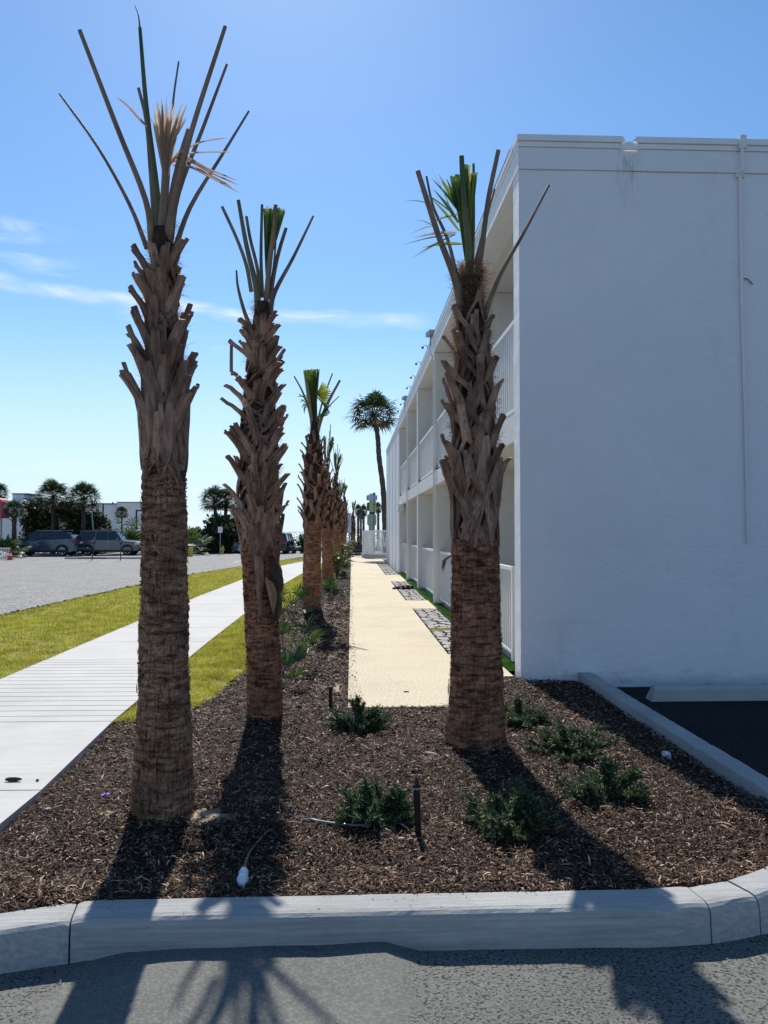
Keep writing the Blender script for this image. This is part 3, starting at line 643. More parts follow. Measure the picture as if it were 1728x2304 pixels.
for si, (a, b_) in enumerate(segs):
    idxs = list(range(a, b_+1)); rows = []
    for q, i in enumerate(idxs):
        t = (kp[min(i+1, len(kp)-1)]-kp[max(i-1, 0)]).normalized(); nn = Vector((t.y, -t.x, 0)); p = kp[i].copy()
        if q == 0 and si > 0: p = p+t*.0035
        if q == len(idxs)-1 and si < len(segs)-1: p = p-t*.0035
        e = .0035*noise.noise(p*3.0); row = []
        for pi, (o_, z) in enumerate(prof):
            jj = .0028*noise.noise(Vector((p.x*14, p.y*14, pi*1.7)))
            if q in (0, len(idxs)-1) and 1 < pi < 8: z = z-.006
            row.append(p+nn*(o_+jj+e)+Vector((0, 0, z+jj*.8+(0.004*si % .007))))
        rows.append(row)
    k = len(prof); vs = [v for r_ in rows for v in r_]
    fs = [(i*k+j, i*k+j+1, (i+1)*k+j+1, (i+1)*k+j) for i in range(len(rows)-1) for j in range(k-1)]
    fs = [tuple(reversed(f)) for f in fs]+[tuple(range(k)), tuple(reversed(range((len(rows)-1)*k, len(rows)*k)))]
    m.add(vs, fs)
struct(m.build('kerb', M['kerb'], smooth=False))
# ------------------------------------------------------------------ the two storey building
bd = thing('motel_building', 'long white two storey stucco building with recessed balconies beside the cream path', 'building', (1.8, 8.13, 0))
def bp(mb, name, mat, parent=bd, smooth=False):
    o = mb.build(name, mat, parent, smooth); 
    p = Vector((1.8, 8.13, 0)) if parent is bd else Vector((0, 0, 0)); o.location = -p; return o
BX, BY = 1.80, 8.13
# end wall: same paint, plus splash dirt at the foot and a run mark below the scupper
mw, n, l, b = new_mat('end_wall_stucco')
c = ramp(n, l, tex(n, l, 'noise', 0.7, detail=8, rough=0.6), [(0.3, (0.73, 0.74, 0.76)), (0.7, (0.79, 0.795, 0.805))])
t_ = n.new('ShaderNodeTexCoord'); sx = n.new('ShaderNodeSeparateXYZ'); l.new(t_.outputs['Object'], sx.inputs[0])
def nm(op, a, b_=None):
    q = n.new('ShaderNodeMath'); q.operation = op; q.use_clamp = False
    for i, x in enumerate((a, b_)):
        if x is None: continue
        if isinstance(x, (int, float)): q.inputs[i].default_value = x
        else: l.new(x, q.inputs[i])
    return q.outputs[0]
def mr(x, a, b_):
    q = n.new('ShaderNodeMapRange'); q.interpolation_type = 'SMOOTHSTEP'; l.new(x, q.inputs[0]); q.inputs[1].default_value = a; q.inputs[2].default_value = b_; return q.outputs[0]
foot = nm('MULTIPLY', mr(sx.outputs[2], 0.16, -0.06), mr(tex(n, l, 'noise', 6, (1, 1, 2.5), 7, 0.75), 0.5, 0.68))
c = mixc(n, l, nm('MULTIPLY', foot, 0.6), c, (0.16, 0.17, 0.19))
SCX = AT(1413, 310, BY).x
run = nm('MULTIPLY', mr(nm('ABSOLUTE', nm('SUBTRACT', sx.outputs[0], SCX)), 0.19, 0.02), nm('MULTIPLY', mr(sx.outputs[2], 4.9, 5.66), mr(tex(n, l, 'noise', 10, (2, 1, 0.35), 6, 0.7), 0.35, 0.65)))
c = mixc(n, l, nm('MULTIPLY', run, 0.55), c, (0.22, 0.21, 0.2))
blot = mr(tex(n, l, 'noise', 1.6, (1, 1, 0.45), 8, 0.7), 0.55, 0.78)
c = mixc(n, l, nm('MULTIPLY', blot, 0.28), c, (0.42, 0.42, 0.43))
# thin horizontal crack / old formwork line
ln_ = nm('MULTIPLY', mr(nm('ABSOLUTE', nm('SUBTRACT', nm('ADD', sx.outputs[2], nm('MULTIPLY', tex(n, l, 'noise', 2.5), 0.02)), 1.40)), 0.004, 0.001), 0.22)
c = mixc(n, l, ln_, c, (0.4, 0.4, 0.42))
l.new(c, b.inputs['Base Color']); b.inputs['Roughness'].default_value = 0.72; b.inputs['Specular IOR Level'].default_value = 0.3
p = bump(n, l, b, tex(n, l, 'noise', 3.5, (1, 1, 1.3), 5, 0.6), 0.5, 0.05)
p = bump(n, l, b, tex(n, l, 'noise', 14, (1, 1, 1.2), 5, 0.6, 1.0), 0.35, 0.02, p)
p = bump(n, l, b, tex(n, l, 'noise', 45, (1, 1, 0.8), 8, 0.7), 0.35, 0.008, p)
M['endwall'] = mw
# end wall with a faintly wavy, hand plastered face and a weathered foot
def plaster(x0, x1, z0, z1, y, step=.12, amp=.006):
    mb = MB(); nx_, nz_ = int((x1-x0)/step)+1, int((z1-z0)/step)+1
    for j in range(nz_+1):
        for i in range(nx_+1):
            x = x0+(x1-x0)*i/nx_; z = z0+(z1-z0)*j/nz_
            mb.v.append((x, y+(amp*noise.noise(Vector((x*1.3, 0, z*1.1)))+amp*.5*noise.noise(Vector((x*4, 3, z*4))) if 0 < i else 0), z))
    for j in range(nz_):
        for i in range(nx_): q = j*(nx_+1)+i; mb.f.append((q, q+1, q+nx_+2, q+nx_+1)); mb.m.append(0)
    return mb
mb = plaster(BX, 16, -.3, 5.455, BY)
mb.box((BX, BY+.012, -.3), (16, BY+.30, 5.455))
bp(mb, 'end_wall', M['endwall'], smooth=False)
mb = MB()
mb.box((BX-.012, BY-.022, 5.457), (16, BY+.29, 5.69)); mb.box((BX-.012, BY+.292, 5.457), (BX+.30, 29.4, 5.69))
bp(mb, 'fascia', M['endwall'])
mb = MB()
nx0, nx1 = AT(1397, 310, BY).x, AT(1429, 310, BY).x
for a, b_ in ((BX-.03, nx0), (nx1, 16)): mb.box((a, BY-.062, 5.748), (b_, BY+.2, 5.812))
mb.add([(nx0, BY-.062, 5.812), (nx0+.03, BY-.062, 5.755), (nx0, BY-.062, 5.748)], [(0, 1, 2)])
mb.add([(nx1, BY-.062, 5.812), (nx1-.05, BY-.062, 5.765), (nx1, BY-.062, 5.748)], [(0, 2, 1)])
mb.box((nx0-.02, BY-.052, 5.675), (nx1+.02, BY-.035, 5.757))
for a, b_ in ((BX-.02, nx0-.022), (nx1+.022, 16)): mb.box((a, BY-.040, 5.692), (b_, BY+.2, 5.746))
mb.box((BX-.035, BY+.202, 5.748), (BX+.1, 29.4, 5.812)); mb.box((BX-.022, BY+.202, 5.692), (BX+.1, 29.4, 5.746))
for i in range(9): mb.lathe([(0, -.004), (.008, -.003), (.008, 0)], (BX+.15+1.6*i, BY-.045, 5.715), 6)
bp(mb, 'roof_edge', M['trim'])
mb = MB(); mb.box((BX-.037, BY+.3, 5.813), (BX+.02, 29.4, 5.83)); mb.box((BX+.1, BY+.2, 5.60), (16, 39.4, 5.72)); bp(mb, 'roof', M['roofdark'])
mb = MB(); mb.box((BX+.302, BY+.302, 5.46), (3.8, 29.4, 5.56)); bp(mb, 'soffit', M['wall_warm'])
fins = [12.4, 16.6, 20.8, 24.75, 28.9]
for y in fins:
    mb = MB(); mb.box((BX-.003, y, -.06), (3.6, y+.30, 5.453)); bp(mb, 'partition_wall', M['wall_warm'])
mb = MB(); mb.box((3.62, BY+.31, -.1), (3.9, 29.2, 5.45)); bk = bp(mb, 'back_wall', M['wall_warm'])
bays = list(zip([BY+.30]+[f+.30 for f in fins[:-1]], fins))
for y0, y1 in bays:
    mb = MB(); mb.box((BX+.004, y0+.002, 2.55), (3.61, y1-.002, 2.86)); bp(mb, 'balcony_slab', M['wall_warm'])
    mb = MB(); mb.box((1.95, y0+.002, -.08), (3.61, y1-.002, -.006)); bp(mb, 'patio_floor', M['walk'])
    for z in (0.0, 2.86):
        mb = MB(); mb.box((3.585, y0+.5, z+.01), (3.615, y0+1.4, z+2.05)); d = bp(mb, 'door', M['door'])
        mb = MB(); mb.lathe([(0, -.02), (.025, -.015), (.025, .015), (0, .02)], (3.56, y0+1.3, z+1.0), 8); bp(mb, 'handle', M['galv'], d).location = (0, 0, 0)
        mb = MB(); mb.box((3.59, y0+1.8, z+.9), (3.612, y0+3.3, z+2.05)); bp(mb, 'window', M['bronze'])
def railing(x, y0, y1, z0, z1):
    mb = MB(); mb.box((x-.03, y0, z1-.045), (x+.03, y1, z1)); mb.box((x-.018, y0+.05, z0+.05), (x+.018, y1, z0+.085))
    mb.box((x-.032, y0-.004, z0-.02), (x+.032, y0+.06, z1+.004))
    k = int((y1-y0)/.125)
    for i in range(1, k): y = y0+(y1-y0)*i/k; mb.box((x-.012, y-.012, z0+.08), (x+.012, y+.012, z1-.04))
    mb.box((x-.03, y1-.08, z0-.02), (x+.03, y1-.02, z1+.004))
    return mb
for i, (y0, y1) in enumerate(bays):
    bp(railing(1.86, y0+.01, y1-.01, 2.87, 3.95), 'railing', M['rail'])
    bp(railing(1.93, 9.05 if i == 0 else y0+.02, y1-.01, .04, 1.13), 'railing', M['rail'])
    mb = MB(); mb.box((1.83, y1-.16, 2.862), (1.95, y1-.02, 2.98)); bp(mb, 'drain_box', M['plastic_black'])
# solid far wing with shallow pilasters
mb = MB(); mb.box((1.79, 29.205, -.3), (16, 39.5, 5.62)); bp(mb, 'far_wing_wall', M['wall'])
mb = MB(); mb.box((1.76, 29.2, 5.622), (16, 39.52, 5.74)); 
for y in (31.2, 33.6, 36.2): mb.box((1.775, y, 0), (1.788, y+.04, 5.6))
bp(mb, 'wing_trim', M['trim'])
mb = MB(); mb.box((1.70, 28.0, 2.3), (1.90, 29.2, 2.55)); bp(mb, 'canopy_edge', M['wall'])
# pipes and roof lights
for y in (16.55, 24.7):
    mb = MB(); mb.tube(cr([(1.70, y+.1, 5.62), (1.70, y+.08, 5.50), (1.74, y+.05, 5.38), (1.775, y+.02, 5.25)], 4)+[Vector((1.778, y+.01, 0.02))], .016, 8)
    bp(mb, 'downspout', M['trim'], smooth=True)
    mb = MB(); mb.box((1.66, y+.0, 5.84), (1.80, y+.30, 5.94), rot=.2); mb.tube([(1.73, y+.15, 5.84), (1.72, y+.15, 5.6)], .018, 6); fl = bp(mb, 'floodlight', M['galv'])
for y in (18.2, 20, 21.8, 23.4, 26.4, 28):
    mb = MB(); mb.tube(cr([(1.80, y, 5.83), (1.80, y, 5.98), (1.74, y, 6.0), (1.70, y, 5.96)], 3), .008, 5); mb.lathe([(0, -.03), (.03, -.02), (.03, .02), (0, .03)], (1.69, y, 5.94), 6); bp(mb, 'roof_hook', M['bronze'])
cx_ = AT(1669, 700, BY-.03).x; cz_ = AT(1680, 1222, BY).z
mb = MB(); mb.tube([(cx_, BY-.085, 5.84), (cx_, BY-.085, 5.45), (cx_, BY-.03, 5.40), (cx_+.005, BY-.026, 4), (cx_+.03, BY-.026, 2.8), (cx_+.045, BY-.026, cz_)], .019, 8)
mb.box((cx_-.03, BY-.11, 5.69), (cx_+.035, BY-.06, 5.83)); mb.box((cx_-.045, BY-.045, 5.40), (cx_+.045, BY-.02, 5.44))
bp(mb, 'conduit', M['wall'], smooth=False)
q = AT(1672, 628, BY)
mb = MB(); mb.tube([(cx_+.01, BY-.03, q.z), (cx_+.07, BY-.03, q.z-.01), (cx_+.13, BY-.02, q.z-.06)], .006, 5); bp(mb, 'cable', M['bronze'])

# ------------------------------------------------------------------ parking bay wheel stop
a = G(1466, 1577, -.1)
ws = MB(); y0 = a.y; pr = [(0, -.11), (.02, 0.0), (.045, .03), (.12, .03), (.145, 0), (.16, -.11)]
X0, X1 = a.x, a.x+1.85; k = len(pr); vs = [(X0, y0+o_, z) for o_, z in pr]; vs2 = [(X0+.05 if z > -.02 else X0, y, z) for x, y, z in vs]
vs = [(x+(0.05 if z > -.02 else 0), y, z) for x, y, z in vs]+[(X1-(0.05 if z > -.02 else 0), y, z) for x, y, z in vs]
ws.add(vs, [(i, i+1, i+1+k, i+k) for i in range(k-1)]+[tuple(range(k-1, -1, -1)), tuple(range(k, 2*k))])
tag(ws.build('wheel_stop', M['wheelstop']), 'concrete wheel stop in the shaded parking bay at the foot of the white wall', 'wheel stop')
# ------------------------------------------------------------------ sabal palms with sawn leaf bases
def solid_strip(mb, rows, thick, mi=0, capmi=1):
    """rows: list of (outer_left, outer_right, outward normal); a slab of given thickness"""
    n_ = len(rows); vs = []
    for i, (a, b_, nn) in enumerate(rows):
        th = thick[i] if hasattr(thick, '__len__') else thick
        mid = (a+b_)/2-nn*th*.25
        vs += [a, mid, b_, b_-nn*th, (a+b_)/2-nn*th*1.25, a-nn*th]
    fs = []; cap = []
    for i in range(n_-1):
        for j in range(6): fs.append((i*6+j, i*6+(j+1) % 6, (i+1)*6+(j+1) % 6, (i+1)*6+j))
    fs.append((5, 4, 3, 2, 1, 0)); cap = [tuple((n_-1)*6+j for j in range(6))]
    mb.add(vs, fs, mi); mb.add([], [], 0)
    o = len(mb.v)-n_*6
    mb.f.append(tuple(o+q for q in cap[0])); mb.m.append(capmi)
def boot(mb, Rz, th0, ztip, length, out_, w0=.055, phi0=50, twist=0.0, s0=.62, rag=0.0, axis=None, rr=None, sweep=0.0):
    """wishbone shaped leaf base clasping the trunk; th0 azimuth (0 faces -Y, + to the right)"""
    rr = rr or rnd
    K = 9; sides = []
    def P(th, r, z):
        c = axis(z) if axis else Vector((0, 0, 0))
        return Vector((c.x+r*math.sin(th), c.y-r*math.cos(th), z))
    phi0 = R(phi0*rr.uniform(.8, 1.2)); wl = w0*rr.uniform(.9, 1.15); wob = [rr.uniform(-1, 1) for _ in range(K+1)]
    tipw = .027*rr.uniform(.85, 1.2)
    for sgn in (-1, 1):
        rows = []; th_ = []
        ragl = rr.uniform(-.12, .12)*rag
        for i in range(K+1):
            s = i/K; z = ztip-length*(1-s)+ (ragl*length*.6 if i == K else 0)
            rad = Rz(z); e = max(0, (s-.42)/.58)
            r = rad+.010+.018*s+out_*e**1.45
            open_ = max(0, 1-s/s0)
            hw = wl*(.80+.25*open_) if s < s0 else tipw+(wl*.80-tipw)*(1-(s-s0)/(1-s0))**1.25
            inn = phi0*open_**.8*.75; wid = hw/max(r, .05)
            tw = twist*(e**1.2)-sweep*(1-s)**1.1
            lo_, hi_ = inn, inn+wid
            dz = wob[i]*.004
            th_a, th_b = th0+tw+sgn*lo_, th0+tw+sgn*hi_
            A = P(th_a, r+.004, z+dz); B = P(th_b, r-.004-.010*(1-s), z+dz+.004*sgn)
            mid_th = (th_a+th_b)/2; nn = Vector((math.sin(mid_th), -math.cos(mid_th), 0))
            if e > 0:   # tilt normal with slope
                slope = out_*1.45*e**.45/(length*.58); nn = (nn-Vector((0, 0, slope*.6))).normalized()
            rows.append((A, B, nn) if sgn > 0 else (B, A, nn))
            th_.append(.008+.009*s)
        solid_strip(mb, rows, th_, 0, 1)
def build_trunk(parent, prof, axis, mat, ztop_bark, seed, core_top, cracks=1.0, nseg=88, dz=.0125, name='trunk', flakes=0):
    if flakes: nseg, dz = 150, .0075
    """prof: list of (z, radius). bark with ragged horizontal scars"""
    zs = [p_[0] for p_ in prof]; rs = [p_[1] for p_ in prof]
    def Rz(z): return float(np.interp(z, zs, rs))
    mb = MB(); nz_ = int((ztop_bark-zs[0])/dz)
    for j in range(nz_+1):
        z = zs[0]+j*dz; c = axis(z); r0 = Rz(z)
        for i in range(nseg):
            a = 2*math.pi*i/nseg; ca, sa = math.cos(a), math.sin(a)
            q = Vector((ca*1.5+seed, sa*1.5, z*2.0))
            w_ = noise.noise(q)*.055+noise.noise(q*2.7)*.028
            ph = (z+w_)/.052; fr = ph-math.floor(ph)
            row = math.floor(ph); am = .45+.75*max(0, noise.noise(Vector((ca*2.3+row*3.7, sa*2.3, row*1.3+seed)))+.35)
            am *= (.35 if z < .45 else 1.0) if cracks else 1.0
            led = (1-fr)**1.6*.011*am
            fine = noise.noise(Vector((ca*9+seed, sa*9, z*16)))*.0045+noise.noise(Vector((ca*24, sa*24+seed, z*9)))*.0035
            vc = -max(0, noise.noise(Vector((ca*13+seed, sa*13, z*2.2+row*.35)))-.22)*.035
            lump = noise.noise(Vector((ca*1.2+seed*2, sa*1.2, z*3)))*.012
            r = r0+led+fine+vc+lump
            mb.v.append((c.x+r*ca, c.y+r*sa, z))
    for j in range(nz_):
        for i in range(nseg):
            i2 = (i+1) % nseg; mb.f.append((j*nseg+i, j*nseg+i2, (j+1)*nseg+i2, (j+1)*nseg+i)); mb.m.append(0)
    t = mb.build(name, mat, parent, smooth=False)
    if flakes:       # loose curled fibres and plates lifting from the trunk
        rr = random.Random(seed*3); fb = MB()
        for i in range(flakes):
            a0 = rr.uniform(0, 2*math.pi); z0 = rr.uniform(zs[0]+.05, ztop_bark); L_ = rr.uniform(.02, .085); c = axis(z0)
            vert = rr.random() < (.75 if z0 < .5 else .22); ang = rr.gauss(math.pi/2 if vert else 0, .22 if vert else .28); w_ = rr.uniform(.003, .009); cu = rr.uniform(-.35, .35)*L_; P_ = []
            r0 = Rz(z0)+.007+rr.uniform(-.003, .005); lift = rr.uniform(.0, .006)
            for k_ in range(5):
                s = k_/4-.5; du = L_*s*math.cos(ang)-cu*(.25-s*s)*math.sin(ang)*4; dv = L_*s*math.sin(ang)+cu*(.25-s*s)*math.cos(ang)*4
                a = a0+du/r0; r = r0+lift*(s+.5)**2
                P_.append(Vector((c.x+r*math.cos(a), c.y+r*math.sin(a), z0+dv)))
            o = len(fb.v)
            nn = Vector((math.cos(a0), math.sin(a0), 0)); tl = rr.uniform(-.5, .5)
            fb.ribbon(P_, [w_*.4, w_, w_*1.1, w_*.9, w_*.3], (nn+Vector((-nn.y, nn.x, 0))*tl+Vector((0, 0, rr.uniform(-.6, .6)))).normalized())
        fb.build('bark_flakes', mat, parent)
    # fibrous core behind the leaf bases
    mb = MB(); z = ztop_bark-.15; rings = []; n2 = 36
    while z < core_top+.001:
        c = axis(z); r0 = Rz(z)*(.93)
        rings.append([(c.x+(r0+.012*noise.noise(Vector((math.cos(a)*5, math.sin(a)*5+seed, z*9))))*math.cos(a), c.y+(r0+.012*noise.noise(Vector((math.cos(a)*5+9, math.sin(a)*5, z*9))))*math.sin(a), z) for a in [2*math.pi*i/n2 for i in range(n2)]])
        z += .02
    for rg in rings: mb.v += rg
    mb.f = [(j*n2+i, j*n2+(i+1) % n2, (j+1)*n2+(i+1) % n2, (j+1)*n2+i) for j in range(len(rings)-1) for i in range(n2)]+[tuple(range((len(rings)-1)*n2, len(rings)*n2))]
    mb.m = [0]*len(mb.f); mb.build('fibre_core', M['core'], parent, smooth=True)
    return Rz
def hairs(parent, Rz, axis, z0, z1, n_, seed, ln=(.03, .10), wd=.0016, mat='fibre', name='fibre'):
    rr = random.Random(seed); mb = MB(); tuft = []
    for _ in range(max(6, n_//40)): tuft.append((rr.uniform(0, 2*math.pi), rr.uniform(z0, z1)))
    for i in range(n_):
        if rr.random() < .65: a, z = rr.choice(tuft); a += rr.gauss(0, .18); z += rr.gauss(0, .03)
        else: a, z = rr.uniform(0, 2*math.pi), rr.uniform(z0, z1)
        z = min(max(z, z0), z1); c = axis(z); r = Rz(z)*.93
        d = Vector((math.cos(a), math.sin(a), 0)); tg = Vector((-d.y, d.x, 0)); L_ = rr.uniform(*ln)
        p = c+d*r; p.z = z
        e = p+d*L_*rr.uniform(.15, .95)+tg*L_*rr.uniform(-.8, .8)+Vector((0, 0, L_*rr.uniform(-.6, .7)))
        mdl = (p+e)/2+d*L_*.35*rr.random()+Vector((0, 0, L_*rr.uniform(-.2, .3)))
        mb.ribbon(bez(p, mdl, e, 3), [wd, wd, wd*.8, wd*.3], Vector((rr.uniform(-1, 1), -1, rr.uniform(-1, 1))))
    return mb.build(name, M[mat], parent)
def stalk(parent, pts, w0_, w1_, mat='petiole', flat=.75, base=(0, 0, 0), name='cut_stalk', n_=9, slant=True):
    pts = [Vector(p_)+(Vector((rnd.uniform(-.012, .012), rnd.uniform(-.02, .02), 0)) if 0 < i < len(pts)-1 else Vector((0, 0, 0))) for i, p_ in enumerate(pts)]
    P_ = cr(pts, 4) if len(pts) > 2 else [Vector(pts[0]).lerp(Vector(pts[1]), t) for t in [i/6 for i in range(7)]]
    k = len(P_); rr = [(w0_+(w1_-w0_)*(i/(k-1))**.7)/2 for i in range(k)]
    mb = MB(); mb.tube([p-Vector(base) for p in P_], rr, n_, 0, True, flat, (0, 1, 0), 1)
    return mb.build(name, [M[mat], M['cut']], parent, smooth=False)
def make_palm(idn, base, prof, tipfrac, label, boots_z, seed, boot_px=None, core_top=3.2, bark_top=1.9, axis=None, mats=('bark', 'boot'), nhair=1500, hz=None, nseg=88, bootn=0, out_=.11, name='sabal_palm', blen=(.34, .24), s0=.36, bw=.062):
    x, y = base; zb = mzf(x, y)-.03
    t = thing(name, label, 'palm tree', (x, y, zb), 0, 'young transplanted palms with sawn fronds along the bed')
    prof = [(z-zb, r) for z, r in prof]; axis = axis or (lambda z: Vector((0, 0, 0)))
    Rz = build_trunk(t, prof, axis, M[mats[0]], bark_top-zb, seed, core_top-zb, nseg=nseg, flakes=1300 if boot_px else 0)
    rr = random.Random(seed)
    specs = []
    if boot_px:       # front leaf bases measured from the photograph: (u, v) of each sawn tip
        for (u, v) in boot_px:
            # find azimuth so that the tip sits at this place
            p = AT(u, v, y-.05); z = p.z-zb; rho = Rz(z)+.028+out_
            c = axis(z); s = (p.x-x-c.x)/rho
            th = math.asin(max(-.98, min(.98, s))); o_ = out_
            if abs(s) > .98: o_ = out_+(abs(s)-.98)*rho
            elif abs(th) < .5: o_ = out_*.45
            yy = y-rho*math.cos(th); z = AT(u, v, yy).z-zb
            specs.append((th, z, o_))
        zmin = min(s_[1] for s_ in specs); zmax = max(s_[1] for s_ in specs); k = int(len(specs)*.75)
        for i in range(k):
            specs.append((math.pi+rr.uniform(-1.25, 1.25), zmin+(zmax-zmin)*(i+.5)/k, out_*rr.uniform(.5, 1)))
    else:
        for i in range(bootn):
            z = boots_z[0]+(boots_z[1]-boots_z[0])*i/bootn-zb; specs.append((i*2.39996+seed, z, out_*rr.uniform(.75, 1.15)))
    if boot_px:
        for i in range(7): specs.append((i*2.4+.3, core_top-zb-.12-.06*i, out_*.45))
    zz = [s_[1] for s_ in specs]; zlo, zhi = min(zz), max(zz)
    for th, z, o_ in sorted(specs, key=lambda q: q[1]):
        f = (z-zlo)/(zhi-zlo+1e-6); L_ = (blen[0]*(1-f)+blen[1]*f)*rr.uniform(.85, 1.15)
        mb = MB(); tw = rr.uniform(-.12, .12)
        boot(mb, Rz, th, z, L_, o_, w0=bw*(1-.25*f)*rr.uniform(.85, 1.15), phi0=56, s0=s0*rr.uniform(.85, 1.15), twist=tw, sweep=(max(-1.25, min(1.25, th))*.62+rr.gauss(0, .10)) if (boot_px and abs(th) < 1.6) else rr.gauss(0, .35), rag=1.0, axis=axis, rr=rr)
        mb.build('leaf_base', [M[mats[1]], M['cut']], t, smooth=False)
    hairs(t, Rz, axis, (hz[0] if hz else bark_top)-zb, (hz[1] if hz else core_top)-zb, nhair, seed)
    return t, Rz, zb
def P3(u, v, yy, t):      # photo pixel at distance yy -> local coordinates of thing t
    p = AT(u, v, yy); return p-Vector(t.location)
# --- nearest palm, left
p1x, p1y = PALM[1]
def rpx(w_, Y): return w_*Y/F/2*.945
prof1 = [(-.05, rpx(152, p1y)), (.04, rpx(146, p1y)), (.30, rpx(128, p1y)), (.6, rpx(116, p1y)), (1.0, rpx(107, p1y)), (1.5, rpx(99, p1y)), (1.85, rpx(95, p1y)), (1.98, rpx(97, p1y)), (2.15, rpx(97, p1y)), (2.4, rpx(84, p1y)), (2.8, rpx(66, p1y)), (3.15, rpx(52, p1y)), (3.3, rpx(40, p1y))]
ax1 = lambda z: Vector((.0+.012*math.sin(z*1.3), 0, 0))+Vector((AT(366, 1100, p1y).x-p1x, 0, 0))*min(1, z/1.2)
b1px = [(u_/3.687+200, v_/3.687+500) for u_, v_ in [(245, 1262), (268, 1205), (335, 1015), (303, 905), (320, 555), (352, 210), (385, 745), (480, 365), (520, 140), (640, 330), (660, 455), (620, 790), (512, 1160), (655, 1540), (815, 130), (815, 470), (865, 760), (825, 805), (805, 985), (905, 1090), (830, 1175), (870, 1280), (912, 1355), (860, 1385), (420, 1060), (560, 900), (700, 1050), (400, 430)]]
palm1, Rz1, zb1 = make_palm(1, PALM[1], prof1, 0, 'tallest palm nearest the left with long bare stalks and a dry tan fan', None, 11, b1px, core_top=3.22, bark_top=1.95, axis=ax1, nhair=1500, hz=(2.3, 3.25), out_=.075, blen=(.42, .27))
# broad smooth sheath faces below the lowest bases
for th, z, L_, w_, ph in ((-.35, 2.30, .44, .13, 30), (.55, 2.24, .40, .13, 30), (1.6, 2.3, .42, .12, 30), (-1.5, 2.3, .42, .12, 30), (3.0, 2.3, .42, .14, 30)):
    mb = MB(); boot(mb, Rz1, th, z-zb1, L_, .012, w0=w_, phi0=ph, s0=.30, axis=ax1); mb.build('leaf_base', [M['boot'], M['boot']], palm1)
def px5(x_, y_): return (x_/3.318+100, y_/3.318)
def mkstalks(t, Y, lst, cv):
    for pts, w0_, w1_, dy, mat in lst:
        q = []
        k = len(pts)
        for i, (a, b_) in enumerate(pts):
            u, v = cv(a, b_); q.append(P3(u, v, Y+dy*(1-i/(k-1)) if False else Y+dy*(i/(k-1)), t))
        sc_ = Y/F
        stalk(t, q, w0_*sc_, w1_*sc_, mat)
mkstalks(palm1, p1y, [
    ([(765, 1850), (640, 1520), (400, 1110), (112, 700)], 13, 5, .45, 'petiole'),
    ([(800, 1800), (760, 1500), (560, 960), (262, 225)], 17, 9, -.25, 'petiole'),
    ([(855, 1830), (835, 1450), (770, 800), (712, 205)], 21, 8, .1, 'petiole_green'),
    ([(712, 205), (695, 130), (675, 40)], 5, 1.5, .02, 'petiole'),
    ([(830, 1800), (800, 1350), (745, 900), (703, 660)], 14, 8, .35, 'petiole'),
    ([(900, 1700), (930, 1100), (965, 760), (1002, 460)], 9, 4.5, .6, 'petiole'),
    ([(905, 1850), (950, 1500), (1110, 1000), (1350, 195)], 22, 8, -.35, 'petiole'),
    ([(935, 1820), (1010, 1450), (1180, 960), (1362, 480)], 17, 6, .15, 'petiole'),
    ([(960, 1900), (1100, 1560), (1330, 1160), (1526, 830)], 15, 5, .3, 'petiole'),
    ([(920, 1750), (960, 1400), (1010, 1180), (1078, 965)], 26, 11, -.1, 'petiole'),
    ([(870, 1760), (890, 1400), (900, 1200)], 20, 14, -.1, 'petiole')], px5)
mb = MB(); rr = random.Random(5)
for i in range(34):      # dry folded fan
    t_ = i/33; tx = 790+275*t_+rr.uniform(-12, 12); ty = 700+120*abs(t_-.5)+rr.uniform(0, 160); dy = rr.uniform(-.12, .15)
    mb.ribbon([P3(*px5(895+20*t_, 1330), p1y-.02, palm1), P3(*px5(880+(tx-900)*.35+30*t_, 1050), p1y+dy*.4, palm1), P3(*px5(tx*.75+.25*900, ty*.7+.3*1100), p1y+dy*.8, palm1), P3(*px5(tx, ty), p1y+dy, palm1)], [.010, .020, .014, .002], (rr.uniform(-.7, .7), -1, 0), fold=.25)
for pts in ([(765, 945), (700, 880), (630, 800), (542, 725)], [(960, 1210), (1060, 1180), (1220, 1260), (1440, 1350)], [(970, 1215), (1070, 1200), (1240, 1290), (1445, 1380)], [(960, 1230), (1080, 1245), (1250, 1330), (1455, 1440)], [(960, 1240), (1100, 1250), (1240, 1310), (1400, 1400)],
            [(940, 1210), (1010, 1140), (1180, 1060), (1365, 1030)], [(940, 1230), (1020, 1160), (1200, 1137), (1390, 1137)], [(930, 1250), (1010, 1130), (1100, 1090), (1180, 1060)], [(950, 1190), (1040, 1170), (1160, 1230), (1270, 1290)]):
    dy = rr.uniform(-.2, .0)
    mb.ribbon(cr([P3(*px5(*p_), p1y+dy*(i/3)-.05, palm1) for i, p_ in enumerate(pts)], 3), [.006]+[.014]*5+[.010]*3+[.002], (0, -1, .3), fold=.2)
mb.build('dry_fan_leaf', M['frond_dry'], palm1)
